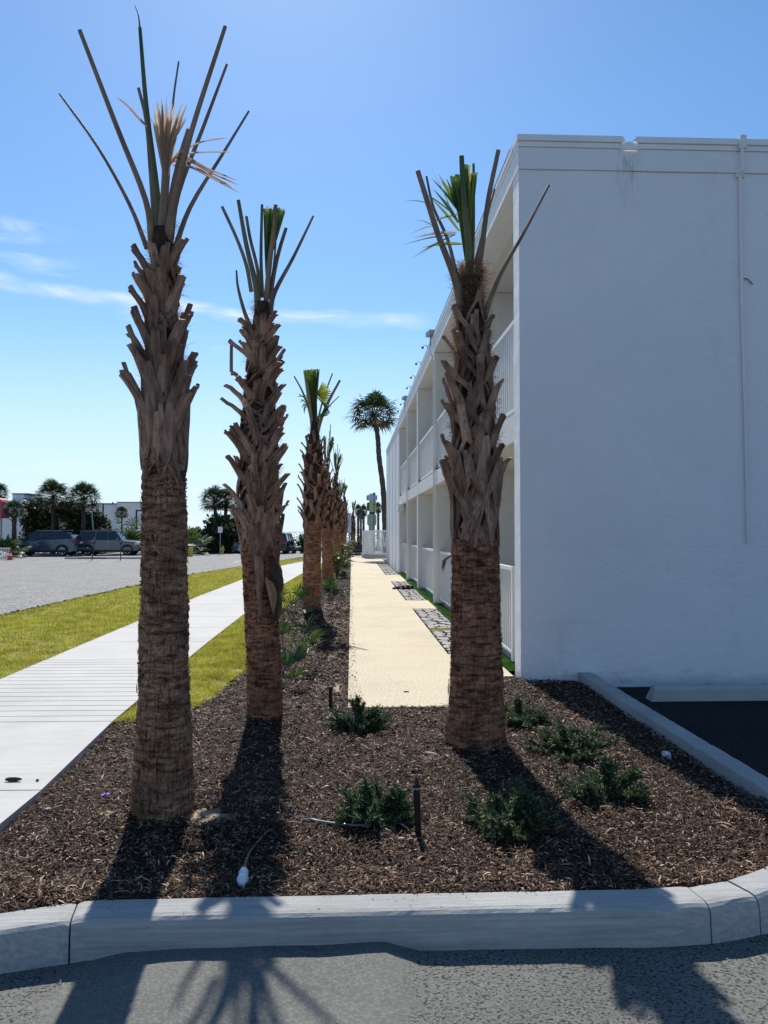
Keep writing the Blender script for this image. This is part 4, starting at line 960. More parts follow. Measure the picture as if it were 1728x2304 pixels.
# --- second palm
p2x, p2y = PALM[2]
prof2 = [(-.05, rpx(86, p2y)), (.1, rpx(80, p2y)), (.4, rpx(78, p2y)), (.9, rpx(76, p2y)), (1.35, rpx(82, p2y)), (1.65, rpx(95, p2y)), (1.9, rpx(98, p2y)), (2.4, rpx(86, p2y)), (2.9, rpx(64, p2y)), (3.25, rpx(46, p2y)), (3.5, rpx(30, p2y))]
ax2 = lambda z: Vector((float(np.interp(z, [0, .9, 1.9, 3.4], [0, -.037, -.062, -.045])), 0, 0))
def px8(x_, y_): return (x_/3.814+450, y_/3.814+420)
def px9(x_, y_): return (x_/2.95+450, y_/2.95+950)
b2px = [px8(*q) for q in [(340, 1130), (360, 1230), (365, 1320), (240, 1340), (262, 1590), (200, 1705), (172, 1828), (205, 2110), (290, 2050), (255, 2100), (490, 1090), (655, 1080), (690, 1190), (665, 1290), (715, 1370), (680, 1490), (735, 1570), (740, 1700), (715, 1780), (735, 1860), (765, 1975), (720, 2090), (540, 1360), (490, 1630), (600, 1610), (610, 1860), (440, 1300), (560, 2150), (455, 1960), (580, 1100), (340, 1640), (400, 1880)]]
b2px += [px9(*q) for q in [(160, 70), (195, 60), (172, 225), (158, 400), (240, 20), (560, 60), (580, 145), (585, 180), (560, 270), (590, 345), (560, 462), (603, 530), (445, 105), (350, 190), (500, 265), (300, 330), (390, 380), (440, 330), (520, 470), (340, 480), (230, 550), (420, 560), (490, 600)]]
palm2, Rz2, zb2 = make_palm(2, PALM[2], prof2, 0, 'second palm from the left with a torn dark sheath on its trunk', None, 23, b2px, core_top=3.45, bark_top=1.62, axis=ax2, mats=('bark_red', 'boot'), nhair=1300, hz=(1.9, 3.5), out_=.10, blen=(.36, .24))
for th, z, L_, w_, ph in ((-.5, 1.72, .40, .13, 40), (.6, 1.70, .36, .12, 40), (1.8, 1.7, .42, .12, 30), (-1.7, 1.7, .42, .12, 30), (3.1, 1.7, .42, .14, 30), (.05, 1.62, .32, .14, 30)):
    mb = MB(); boot(mb, Rz2, th, z-zb2, L_, .012, w0=w_, phi0=ph, s0=.30, axis=ax2); mb.build('leaf_base', [M['boot_red'], M['boot_red']], palm2)
mkstalks(palm2, p2y, [
    ([(440, 900), (400, 680), (310, 450), (190, 172)], 10, 7, .1, 'petiole'),
    ([(500, 1110), (470, 850), (400, 500), (328, 114)], 18, 8, -.2, 'petiole_green'),
    ([(515, 950), (480, 700), (440, 450), (398, 257)], 9, 7, .2, 'petiole'),
    ([(535, 950), (530, 600), (532, 152)], 10, 6, -.1, 'petiole_green'),
    ([(565, 1000), (590, 650), (620, 400), (650, 150)], 13, 8.5, -.25, 'petiole'),
    ([(600, 960), (630, 750), (680, 550), (738, 357)], 12, 8, .1, 'petiole'),
    ([(595, 1090), (650, 900), (800, 600), (972, 252)], 16, 5, .2, 'petiole'),
    ([(590, 960), (620, 700), (650, 480)], 8, 4, .2, 'petiole'),
    ([(440, 1220), (370, 1070), (335, 870), (312, 718)], 13, 4, .0, 'petiole'),
    ([(270, 1345), (275, 1460), (268, 1590)], 7, 8, .0, 'petiole')], px8)
mb = MB()
for i in range(30):
    t_ = i/29; tx = 548+178*t_; ty = 172+18*t_+rr.uniform(-8, 26); dy = rr.uniform(-.10, .12)
    mb.ribbon([P3(*px8(575+12*t_, 930), p2y, palm2), P3(*px8(560+60*t_, 560), p2y+dy*.5, palm2), P3(*px8(tx, ty), p2y+dy, palm2)], [.010, .015, .013], (rr.uniform(-.9, .9), -1, 0), fold=.35)
mb.build('cut_frond', M['frond_green'], palm2)
mb = MB()      # torn sheath curling off the trunk
def sheet(mb, rows, mi=0):
    k = len(rows[0]); vs = [p_ for r_ in rows for p_ in r_]; vs2 = [Vector(p_)+Vector((0, .004, 0)) for p_ in vs]
    f = [(i*k+j, i*k+j+1, (i+1)*k+j+1, (i+1)*k+j) for i in range(len(rows)-1) for j in range(k-1)]
    mb.add(vs, f, mi)
rows = []
for i in range(15):
    s = i/14; v = 1250+155*s; edge = [0, 14, 21, 25, 26, 27, 28, 26, 21, 24, 26, 25, 22, 17, 6][i]+rr.uniform(-1, 1)
    rows.append([P3(608+2*s, v, p2y-.13, palm2), P3(608+edge*.5, v, p2y-.15-.02*math.sin(s*3), palm2), P3(610+edge, v+3*math.sin(i*2.1), p2y-.04, palm2), P3(607+edge*.8, v, p2y+.04, palm2)])
sheet(mb, rows)
rows = []
for i in range(10):
    s = i/9; v = 1297+82*s; w_ = [3, 9, 10, 11, 10, 9, 7, 5, 3, 1][i]
    rows.append([P3(596+18*s**1.3, v, p2y-.19, palm2), P3(596+18*s**1.3+w_, v+2, p2y-.24, palm2), P3(596+18*s**1.3+w_*2, v+6, p2y-.18, palm2)])
sheet(mb, rows, 1)
rows = []
for i in range(12):
    s = i/11; v = 1250+140*s; w_ = [16, 20, 21, 21, 20, 19, 16, 12, 10, 9, 9, 3][i]
    rows.append([P3(572+14*s**2, v, p2y-.165, palm2), P3(572+14*s**2+w_/2, v+2, p2y-.20, palm2), P3(572+14*s**2+w_, v, p2y-.165, palm2)])
sheet(mb, rows, 2)
M['sheath'] = simple('torn_sheath', (0.030, 0.018, 0.014), (0.08, 0.045, 0.03), 18, .8, .5, .004)
M['sheath_tan'] = simple('torn_sheath_inner', (0.26, 0.15, 0.07), (0.36, 0.22, 0.11), 18, .8, .4, .004)
mb.build('torn_sheath', [M['sheath'], M['sheath_tan'], M['boot_red']], palm2, smooth=True)
# --- right hand palm in front of the building
p3x, p3y = PALM[3]
prof3 = [(-.05, rpx(152, p3y)), (.04, rpx(146, p3y)), (.3, rpx(130, p3y)), (.6, rpx(120, p3y)), (1.0, rpx(114, p3y)), (1.3, rpx(110, p3y)), (1.55, rpx(108, p3y)), (1.9, rpx(112, p3y)), (2.2, rpx(110, p3y)), (2.6, rpx(92, p3y)), (3.0, rpx(72, p3y)), (3.3, rpx(52, p3y)), (3.45, rpx(40, p3y))]
_o3 = AT(1074, 1300, p3y).x-p3x; _t3 = AT(1060, 700, p3y).x-p3x
ax3 = lambda z: Vector((np.interp(z, [0, .5, 1.3, 2.4, 3.4], [0, _o3*.3, 0, _t3*.3, _t3*1.0]), 0, 0))
def px3(x_, y_): return (x_/3.403+930, y_/3.403+650)
def px2(x_, y_): return (x_/4.74+900, y_/4.74+320)
b3px = [px3(*q) for q in [(425, 165), (275, 330), (320, 450), (568, 310), (515, 490), (235, 665), (380, 735), (662, 690), (215, 850), (300, 915), (590, 885), (488, 1050), (675, 970), (190, 1135), (370, 1235), (660, 1180), (185, 1355), (725, 1265), (640, 1330), (620, 520), (220, 560), (470, 700)]]
palm3, Rz3, zb3 = make_palm(3, PALM[3], prof3, 0, 'stout fuzzy palm standing in front of the white building', None, 31, b3px, core_top=3.42, bark_top=1.50, axis=ax3, mats=('bark_red', 'boot'), nhair=9000, hz=(1.75, 3.5), out_=.10, blen=(.50, .30), nseg=96, s0=.6, bw=.056)
for th, z, L_, w_, ph in ((.22, 2.22, .78, .15, 26), (-.75, 2.12, .66, .13, 34), (.95, 2.05, .6, .12, 30), (1.9, 2.1, .6, .13, 30), (-2.0, 2.1, .6, .13, 30), (3.0, 2.1, .6, .15, 30)):
    mb = MB(); boot(mb, Rz3, th, z-zb3, L_, .03, w0=w_, phi0=ph, s0=.35, twist=.0, axis=ax3); mb.build('leaf_base', [M['boot'], M['cut']], palm3)
mb = MB()      # little torn frond piece hanging on the left
for i in range(5):
    mb.ribbon([P3(1016, 1250, p3y-.1, palm3), P3(1004-i*2, 1256+i*2, p3y-.12, palm3), P3(996-i*3+i*i*.8, 1290-i*5, p3y-.14, palm3)], [.012, .014, .003], (0, -1, .2), fold=.2)
mb.build('torn_strip', M['boot_red'], palm3)
mkstalks(palm3, p3y, [
    ([(655, 1790), (560, 1450), (400, 960), (190, 305)], 20, 11, -.25, 'petiole'),
    ([(620, 1500), (500, 1050), (370, 700), (282, 365)], 11, 5, .1, 'petiole'),
    ([(720, 1500), (720, 1100), (685, 600), (657, 145)], 19, 11, -.2, 'petiole_green'),
    ([(760, 1500), (770, 900), (785, 230)], 11, 6, .1, 'petiole_green'),
    ([(800, 1520), (860, 1150), (960, 600), (1050, 84)], 15, 10, -.1, 'petiole'),
    ([(800, 1300), (900, 900), (1010, 500)], 8, 4, .2, 'petiole'),
    ([(890, 1880), (960, 1640), (1080, 1370), (1300, 980), (1590, 457)], 17, 5.5, .1, 'petiole')], px2)
mb = MB()
for i in range(44):
    t_ = i/43; tx = 545+275*t_+rr.uniform(-4, 4); ty = 330+(40*(1-t_))+rr.uniform(-25, 25)-(90 if .5 < t_ < .72 else 0); dy = rr.uniform(-.12, .14)
    mb.ribbon([P3(*px2(715+25*t_, 1380), p3y, palm3), P3(*px2(650+110*t_, 900), p3y+dy*.4, palm3), P3(*px2(tx, ty), p3y+dy, palm3)], [.012, .020, .014], (rr.uniform(-.9, .9), -1, 0), fold=.35)
mb.build('cut_frond', M['frond_green'], palm3)
mb = MB()
for (a, b_, w_, mi) in (((640, 760), (430, 400), 13, 1), ((630, 720), (400, 330), 8, 1), ((625, 740), (335, 385), 8, 0), ((620, 860), (355, 500), 10, 0), ((630, 950), (305, 570), 8, 1), ((600, 700), (495, 385), 9, 0), ((610, 720), (530, 350), 9, 0), ((560, 760), (190, 510), 4, 0), ((620, 770), (260, 890), 5, 0), ((600, 965), (140, 1020), 7, 2),
                        ((590, 985), (45, 1090), 3, 0), ((590, 985), (120, 1240), 3, 0), ((660, 1085), (240, 1125), 8, 1), ((330, 665), (60, 625), 3, 0), ((350, 890), (140, 830), 3, 0), ((360, 890), (110, 985), 2, 0), ((420, 1080), (200, 1220), 2, 0), ((560, 760), (345, 300), 3, 0)):
    mid = ((a[0]+b_[0])/2, (a[1]+b_[1])/2-18); dy = rr.uniform(-.15, .1)
    mb.ribbon(cr([P3(*px2(*q), p3y-.08+dy*i, palm3) for i, q in enumerate((a, mid, b_))], 3), [w_*.0020, w_*.003, w_*.0033, w_*.003, w_*.002, w_*.0012, .0012], (.3, -1, .2), mi, fold=.2)
mb.build('loose_leaflets', [M['frond_green'], M['frond_lime'], M['frond_dry']], palm3)
hairs(palm3, Rz3, ax3, 3.25-zb3, 3.5-zb3, 900, 77, (.05, .16), .0018)
# --- fourth palm and the row behind it
p4x, p4y = PALM[4]
def generic_prof(s=1.0): return [(-.05, .20*s), (.2, .185*s), (.7, .175*s), (1.3, .17*s), (1.6, .19*s), (1.9, .205*s), (2.5, .19*s), (3.0, .145*s), (3.3, .085*s), (3.6, .05*s)]
prof4 = [(z*1.02+.1, r*.95) for z, r in generic_prof()]
lean4 = lambda z: Vector((.014*z, 0, 0))
palm4, Rz4, zb4 = make_palm(4, PALM[4], prof4, 0, 'palm in the middle distance with a bright lime green fan leaf', (1.85, 3.45), 41, None, core_top=3.62, bark_top=1.75, axis=lean4, mats=('bark_red', 'boot_red'), nhair=1200, hz=(1.9, 3.7), nseg=56, bootn=52, out_=.10, blen=(.40, .26))
def px4(x_, y_): return (x_/4.2527+640, y_/4.2527+780)
mkstalks(palm4, p4y, [
    ([(275, 800), (230, 600), (170, 420), (92, 282)], 8, 3, .1, 'petiole'),
    ([(310, 750), (350, 560), (410, 400), (460, 256)], 5, 3, .1, 'petiole'),
    ([(310, 830), (370, 650), (450, 480), (532, 320)], 10, 5, -.1, 'petiole'),
    ([(370, 650), (440, 560), (525, 474)], 4, 2, .1, 'petiole'),
    ([(270, 800), (240, 500), (210, 300)], 9, 6, -.2, 'petiole'),
    ([(300, 800), (300, 500), (290, 220)], 9, 5, 0, 'petiole_green')], px4)
mb = MB()
for i in range(26):
    t_ = i/25; tx = 185+150*t_; ty = 218+rr.uniform(-6, 26); dy = rr.uniform(-.2, .2)
    mb.ribbon([P3(*px4(285+10*t_, 760), p4y, palm4), P3(*px4(220+90*t_, 480), p4y+dy*.5, palm4), P3(*px4(tx, ty), p4y+dy, palm4)], [.015, .030, .026], (rr.uniform(-.9, .9), -1, 0), 0 if rr.random() < .65 else 1, fold=.35)
for i in range(14):
    a = R(62-8.5*i); L_ = 150*(1-.12*abs(i-6)/6)
    mb.ribbon([P3(*px4(310, 455), p4y-.1, palm4), P3(*px4(310+L_*.6*math.cos(a), 455-L_*.6*math.sin(a)), p4y-.15, palm4), P3(*px4(310+L_*math.cos(a)*.93, 455-L_*math.sin(a)), p4y-.18, palm4)], [.008, .036, .016], (0, -1, 0), 1, fold=.3)
for i in range(9):
    mb.ribbon(cr([P3(*px4(305, 470), p4y-.1, palm4), P3(*px4(350+10*i, 520+14*i), p4y-.15, palm4), P3(*px4(455-22*i, 580+13*i), p4y-.2, palm4)], 3), [.02]*3+[.025]*3+[.004], (0, -1, 0), 0, fold=.2)
for i in range(8):
    mb.ribbon(cr([P3(*px4(235, 470+12*i), p4y+.1, palm4), P3(*px4(190, 470+18*i), p4y+.15, palm4), P3(*px4(120+12*i, 480+27*i-(60 if i % 2 else 0)), p4y+.2, palm4)], 3), [.02]*3+[.02]*3+[.004], (0, -1, 0), 0, fold=.2)
mb.build('cut_frond', [M['frond_green'], M['frond_lime']], palm4)
# prototype of the row behind: with its own upright bundle
def row_palm(base, label, seed, top_stalks, scale=1.0, nb=48, detailed=True):
    pr = [(z*scale+.05, r*.93) for z, r in generic_prof()]
    ax = lambda z: Vector((.03*math.sin(z+seed), .02*z*math.sin(seed), 0))
    t, Rz, zb = make_palm(seed, base, pr, 0, label, (1.75*scale, 3.4*scale), seed, None, core_top=3.55*scale, bark_top=1.65*scale, axis=ax, mats=('bark_red', 'boot_red'), nhair=500, nseg=40, bootn=nb, out_=.12, blen=(.40, .28))
    rr_ = random.Random(seed); mb_ = MB(); zt = 3.5*scale-zb
    for i in range(top_stalks):
        a = rr_.uniform(0, 2*math.pi); sp = rr_.uniform(.05, .45); h = rr_.uniform(.5, 1.2)
        stalk(t, [(0, 0, zt-.3), (.08*math.cos(a), .08*math.sin(a), zt+.1), (sp*math.cos(a), sp*math.sin(a), zt+h)], .05, .022, 'petiole_green' if i % 3 == 0 else 'petiole', name='cut_stalk')
    for i in range(22):
        a = rr_.uniform(0, 6.28); d = Vector((math.cos(a), math.sin(a), 0)); h = rr_.uniform(.65, .85)
        mb_.ribbon([Vector((0, 0, zt)), d*.07+Vector((0, 0, zt+h*.5)), d*.14+Vector((.05, 0, zt+h))], [.02, .04, .05], (math.sin(a), -math.cos(a), 0), fold=.3)
    mb_.build('cut_frond', M['frond_green'], t)
    return t
row_palm(PALM[5], 'palm with a straight dark green cut bundle, next behind the bright fan palm', 52, 5, 1.0)
row_palm((-.60, 30), 'palm topped by many thin crossing stalks in the distant row', 64, 9, 1.08, 40)
row_palm((-.52, 37), 'short distant palm half hidden by the thin stalked palm', 75, 3, .88, 36)
row_palm((-.42, 44), 'distant palm with a flat topped green bundle above the yellow green shrubs', 86, 3, 1.0, 34)
row_palm((.12, 56), 'last small palm of the row standing near the white picket enclosure', 97, 2, .85, 34)
# ------------------------------------------------------------------ junipers in the bed
def juniper(u, v, width_px, height_px, seed, label, spikes=()):
    p = G(u, v, 0); z0 = mzf(p.x, p.y); rad = width_px*p.y/F/2*.95; hh = height_px*p.y/F*.82
    p.y += rad*.6
    t = thing('juniper_shrub', label, 'shrub', (p.x, p.y, z0-.01), 0, 'young juniper shrubs in the mulch'); rr = random.Random(seed)
    br = MB(); fo = MB()
    def sprig(c, d, L_):
        # bottle-brush of small needles
        d = d.normalized(); k = int(L_/.0075)
        a0 = d.cross(Vector((.3, .2, 1))).normalized(); b0 = d.cross(a0)
        for i in range(k):
            q = c+d*(L_*i/k)
            for _ in range(3):
                a = rr.uniform(0, 6.28); n_ = (a0*math.cos(a)+b0*math.sin(a)); e = q+(n_*.75+d*.8)*rr.uniform(.012, .021); w_ = (d.cross(n_)).normalized()*.0042
                o = len(fo.v); fo.v += [tuple(q-w_), tuple(q+w_), tuple(e)]; fo.f.append((o, o+1, o+2)); fo.m.append(0)
    def limb(a, el_, L_, thick):
        d = Vector((math.cos(a)*math.cos(el_), math.sin(a)*math.cos(el_), math.sin(el_)))
        e = d*L_+Vector((0, 0, .1*L_)); mid = d*L_*.5+Vector((0, 0, -.02*L_)); P_ = bez((0, 0, 0), mid, e, 6)
        br.tube(P_, [thick*(1-.7*i/6) for i in range(7)], 4)
        for i in range(1, 7):
            for _ in range(6):
                dd = (d+Vector((rr.gauss(0, .6), rr.gauss(0, .6), rr.gauss(.25, .45)))).normalized(); sprig(P_[i], dd, rr.uniform(.04, .085))
        sprig(P_[-1], d+Vector((0, 0, .2)), .06)
    for i in range(36):
        a = rr.uniform(0, 6.28); e_ = rr.choice((.08, .2, .35, .6)) + rr.uniform(-.1, .15)
        L_ = rad*(1.0+.25*rr.random()) if e_ < .6 else hh*rr.uniform(.75, 1.0)
        limb(a, e_, L_*rr.uniform(.55, 1.15), .004)
    spikes = [(a_+rr.gauss(0, .13), b_*rr.uniform(.82, 1.0)) for a_, b_ in spikes for _ in range(4)]+list(spikes)
    for (sx_, sh) in spikes:      # leaders that stand out of the outline
        e = Vector((sx_*rad, -.02, sh*hh)); P_ = bez((0, 0, 0), e*.5+Vector((0, 0, .03)), e, 10); br.tube(P_, [.005*(1-.07*i) for i in range(11)], 4)
        for i in range(3, 11):
            for _ in range(5): sprig(P_[i], Vector((rr.gauss(0, .6), rr.gauss(0, .6), rr.uniform(.1, .9))), rr.uniform(.025, .055))
    br.build('branches', M['twig'], t); fo.build('foliage', M['juniper'], t)
juniper(808, 1645, 105, 62, 1, 'small juniper at the near end of the cream path with one upright spike', ((-.1, 1.45), (.75, .95)))
juniper(842, 1862, 150, 110, 2, 'dark juniper beside the front black sprinkler riser with a tuft reaching right', ((-.25, 1.0), (.85, .8)))
juniper(1172, 1632, 95, 66, 3, 'small round juniper just behind the stout right palm', ((0, 1.05),))
juniper(1295, 1706, 170, 72, 4, 'wide low juniper below the end wall of the building', ((-.2, 1.1), (.4, .8)))
juniper(1382, 1800, 160, 98, 5, 'bushy bright tipped juniper nearest the right kerb', ((-.1, 1.1), (.9, .75)))
juniper(1165, 1886, 190, 105, 6, 'juniper lying in the shadow of the stout right palm', ((-.5, .95), (.3, 1.0)))
# palmettos and leafy clumps in the bed
def palmetto(base, h, n_, seed, label, mat='palmetto', group='small palmettos planted along the bed'):
    t = thing('palmetto', label, 'plant', (base[0], base[1], mzf(base[0], base[1])-.01), 0, group); rr = random.Random(seed); mb = MB(); st = MB()
    for i in range(n_):
        a = rr.uniform(0, 6.28); e_ = rr.uniform(.5, 1.35); L_ = h*rr.uniform(.45, .8)
        d = Vector((math.cos(a)*math.cos(e_), math.sin(a)*math.cos(e_), math.sin(e_))); hub = d*L_
        st.tube([(0, 0, 0), d*L_*.5+Vector((0, 0, .01)), hub], .005, 4)
        side = d.cross(Vector((0, 0, 1))).normalized(); up_ = side.cross(d); k = rr.randint(7, 11)
        for j in range(k):
            b_ = (j/(k-1)-.5)*2.3; dd = (d*math.cos(b_)+side*math.sin(b_)+up_*.15).normalized(); l_ = h*rr.uniform(.42, .58)*(1-.2*abs(b_))
            mb.ribbon([hub, hub+dd*l_*.55, hub+dd*l_+Vector((0, 0, -.18*l_))], [.008, .022, .003], up_, fold=.25)
    st.build('stems', M['petiole_green'], t); mb.build('leaves', M[mat], t)
q = G(640, 1400); palmetto((q.x+.12, q.y), .66, 10, 1, 'palmetto clump with a yellowed leaf at the foot of the bright fan palm')
q = G(640, 1500); palmetto((q.x+.02, q.y-.1), .62, 9, 2, 'palmetto directly behind the second palm with upright blades')
q = G(640, 1548); palmetto((q.x, q.y), .46, 6, 3, 'smallest palmetto beside the second palm with pale low blades')
q = G(742, 1345); palmetto((q.x, q.y), .62, 8, 4, 'spiky palmetto in front of the fifth palm at the path side')
q = G(722, 1310); palmetto((q.x-.1, q.y), .5, 6, 5, 'palmetto seen between the bright fan palm and the next palm')
def leafy(base, rx, rz_, n_, seed, label, mat, name='leafy_shrub', cat='shrub', group=None, leaf=.06, ry=None, zb=None, shape=None, trunk=True):
    zb = mzf(*base) if zb is None else zb
    t = thing(name, label, cat, (base[0], base[1], zb), 0, group); rr = random.Random(seed); mb = MB(); ry = ry or rx
    cl = [(rr.gauss(0, .5)*rx, rr.gauss(0, .5)*ry, rz_*(.15+.85*rr.random()), rr.uniform(.18, .38)) for _ in range(max(7, n_//160))]
    for i in range(n_):
        cx__, cy__, cz__, cr_ = rr.choice(cl); R0 = min(rx, rz_)
        f = 1-.55*(cz__/rz_)**2; u_ = Vector((rr.gauss(0, 1), rr.gauss(0, 1), rr.gauss(0, 1))).normalized()*(rr.random()**.4)*cr_*R0*1.5
        c = Vector((cx__*f, cy__*f, cz__))+u_
        if c.z < 0.02: c.z = abs(c.z)+.02
        d = Vector((rr.gauss(0, 1), rr.gauss(0, 1), rr.gauss(.3, .7))).normalized(); n2 = Vector((rr.gauss(0, .6), rr.gauss(0, .6), 1)); s_ = leaf*rr.uniform(.6, 1.3)
        sd_ = d.cross(n2).normalized()*s_*.26
        o = len(mb.v); mb.v += [tuple(c), tuple(c+d*s_*.5+sd_), tuple(c+d*s_), tuple(c+d*s_*.5-sd_)]; mb.f.append((o, o+1, o+2, o+3)); mb.m.append(0)
    mb.build('foliage', M[mat], t)
    if trunk:
        tb = MB()
        for c_ in cl[:10]: tb.tube(bez((0, 0, 0), (c_[0]*.3, c_[1]*.3, c_[2]*.6), (c_[0]*.8, c_[1]*.8, c_[2]*.9), 4), [rx*.035, rx*.03, rx*.022, rx*.015, rx*.01], 5)
        tb.build('stems', M['twig'], t)
    return t
g2 = 'yellow green shrubs at the end of the bed'
for i, (u, v, rx, hz_, lab) in enumerate(((764, 1300, .38, .7, 'leafy yellow green shrub nearest the camera at the edge of the cream path'), (772, 1282, .45, .95, 'tall yellow tipped shrub behind the first leafy shrub on the bed edge'), (779, 1270, .5, .85, 'mid green leafy shrub between two yellow tipped ones near the end of the path'), (785, 1262, .6, 1.0, 'farthest leafy shrub beside the white picket enclosure'))):
    q = G(u, v); leafy((q.x-.1, q.y), rx, hz_, 900, 20+i, lab, 'shrub', group=g2, leaf=.10)
# ------------------------------------------------------------------ cabbage palms (full crowns)
def crown_mesh(Rc, seed, nleaf=62, dead=.16):
    rr = random.Random(seed); mb = MB()
    for i in range(nleaf):
        a = i*2.39996+rr.uniform(-.2, .2); s = 1-2*(i+.5)/nleaf*.86      # +1 top .. -0.72 hanging
        el_ = math.asin(max(-1, min(1, s))); L_ = Rc*rr.uniform(.45, .62)
        d = Vector((math.cos(a)*math.cos(el_), math.sin(a)*math.cos(el_), math.sin(el_)))
        hub = d*L_+Vector((0, 0, .06*Rc)); mi = 1 if s < -1+dead*2.6 else 0
        mb.tube([(0, 0, 0), hub*.6+Vector((0, 0, .05*Rc)), hub], Rc*.010, 3, 0, cap=False)
        side = d.cross(Vector((0, 0, 1))); side = side.normalized() if side.length > .1 else Vector((1, 0, 0)); up_ = side.cross(d).normalized()
        k = 13; l0 = Rc*rr.uniform(.42, .55)
        for j in range(k):
            b_ = (j/(k-1)-.5)*3.3; dd = (d*math.cos(b_)+side*math.sin(b_)+up_*(.18*math.cos(b_*1.5))).normalized()
            l_ = l0*(1-.18*abs(b_)/1.6)*rr.uniform(.85, 1.1); m1 = hub+dd*l_*.55; e = hub+dd*l_+Vector((0, 0, -l_*rr.uniform(.12, .35)))
            mb.ribbon([hub, m1, e], [Rc*.012, Rc*.050, Rc*.006], up_+dd*.01, mi)
    return mb.mesh('crown', [M['palmleaf'], M['palmdead']])
CM = [crown_mesh(1.0, s_) for s_ in (1, 2, 3)]
def cabbage(name, label, crown, Rc, basez, pts=None, tr=.17, var=0, group=None, sq=(1, 1, 1)):
    c = Vector(crown); bx_ = (c.x, c.y) if pts is None else pts[0]
    t = thing(name, label, 'palm tree', (bx_[0], bx_[1], basez), 0, group)
    o = bpy.data.objects.new('crown', CM[var]); col.objects.link(o); o.parent = t; o.location = c-Vector(t.location); o.scale = (Rc*sq[0], Rc*sq[1], Rc*sq[2]); o.rotation_euler = (0, 0, var*1.3+c.x)
    path = [Vector((0, 0, -.1))]+([Vector(p_)-Vector(t.location) for p_ in pts[1]] if pts else [])+[c-Vector(t.location)]
    mb = MB(); P_ = cr(path, 8) if len(path) > 2 else [path[0].lerp(path[1], i/12) for i in range(13)]
    mb.tube(P_, [tr*(1.15-.25*i/(len(P_)-1))+.012*math.sin(i*2.2) for i in range(len(P_))], 10)
    for i in range(14):        # stubs under the crown
        a = i*2.4; z = P_[-1]+Vector((0, 0, -.1-.05*i)); d = Vector((math.cos(a), math.sin(a), .6)); mb.tube([z, z+d*tr*1.9], [tr*.3, tr*.18], 4)
    mb.build('trunk', M['bark_dark'], t, smooth=True); return t
# the large curved one behind the building
c = AT(842, 936, 47)
cabbage('cabbage_palm', 'tall cabbage palm with a curved trunk rising behind the far end of the white building', c, 1.82, -.1, ((2.12, 47.3), [AT(866, 1180, 47.2), AT(862, 1100, 47), AT(853, 1030, 47), AT(850, 985, 47)]), .155, 0, sq=(1, 1, .88))
gB = 'cabbage palms across the street'
for (u, v, Y, Rp, lab, var) in ((120, 1120, 58, 37, 'largest round cabbage palm across the street above the dark hedge', 1), (188, 1124, 57, 35, 'second round cabbage palm across the street beside the leaning lamp post', 2),
        (32, 1150, 52, 22, 'small pale cabbage palm at the left above the parked crossover', 0), (-6, 1112, 60, 24, 'cabbage palm cut by the left edge of the picture', 1),
        (274, 1156, 95, 15, 'tiny cabbage palm in front of the far pale building', 2), (483, 1128, 62, 32, 'left one of the twin palms by the beach', 1), (509, 1131, 63, 29, 'right one of the twin palms by the beach', 2)):
    c = AT(u, v, Y); g = AT(u+ (7 if u in (483,) else (-6 if u == 509 else 0)), 1240, Y)
    cabbage('cabbage_palm', lab, c, Rp*Y/F*1.30, -.2, ((g.x, Y), []), .15 if Rp > 20 else .10, var, gB, (1, 1, .95))
# distant thin palms beyond the enclosure
for i, (u, v, Rp, Y, lab) in enumerate(((806, 1150, 9, 80, 'leftmost palm of the dark group behind the sign tower'), (818, 1152, 10, 84, 'palm in the dark group just left of the sign tower'), (812, 1160, 9, 90, 'shortest palm of the dark group left of the sign tower'), (851, 1145, 9, 82, 'dark palm immediately right of the sign tower'), (865, 1160, 5, 86, 'thin dark palm between the sign tower and the building'))):
    c = AT(u, v, Y); cabbage('distant_palm', lab, c, Rp*Y/F*1.2, -.25, ((c.x, Y), []), .13, i % 3, 'dark palms beyond the white enclosure', (1, 1, 1.7))
# hedges and palmetto banks across the street
gH = 'bushes across the street'
for i, (u, w_, v0, Y, lab, mat, leaf) in enumerate((
    (75, 60, 1150, 60, 'dark hedge bush behind the left parked crossover', 'bush', .16), (118, 60, 1158, 60, 'dense dark bush under the largest cabbage palm', 'bush', .16),
    (165, 70, 1162, 59, 'sun flecked dark bush between the two round palms', 'bush', .17), (210, 50, 1170, 60, 'dark bush behind the boxy grey vehicle', 'bush', .15),
    (436, 46, 1205, 60, 'low bush behind the yellow bollard', 'bush', .15), (500, 76, 1186, 61, 'wide dark palmetto thicket under the twin palms', 'bush', .26),
    (455, 30, 1215, 61, 'small low bush left of the palmetto thicket', 'bush', .14), (686, 22, 1214, 60, 'little dark bush by the beach edge', 'bush', .12), (236, 34, 1180, 62, 'grey green bush beside the dark post', 'bush', .2))):
    c = AT(u, 1240, Y); h = (AT(u, v0, Y).z+.2)*1.2
    leafy((c.x, Y), w_*Y/F/2*1.15, h, 9000 if w_ > 40 else 3000, 40+i, lab, mat, 'bush', 'bush', gH, leaf*1.5, ry=1.2, zb=-.25, trunk=True)
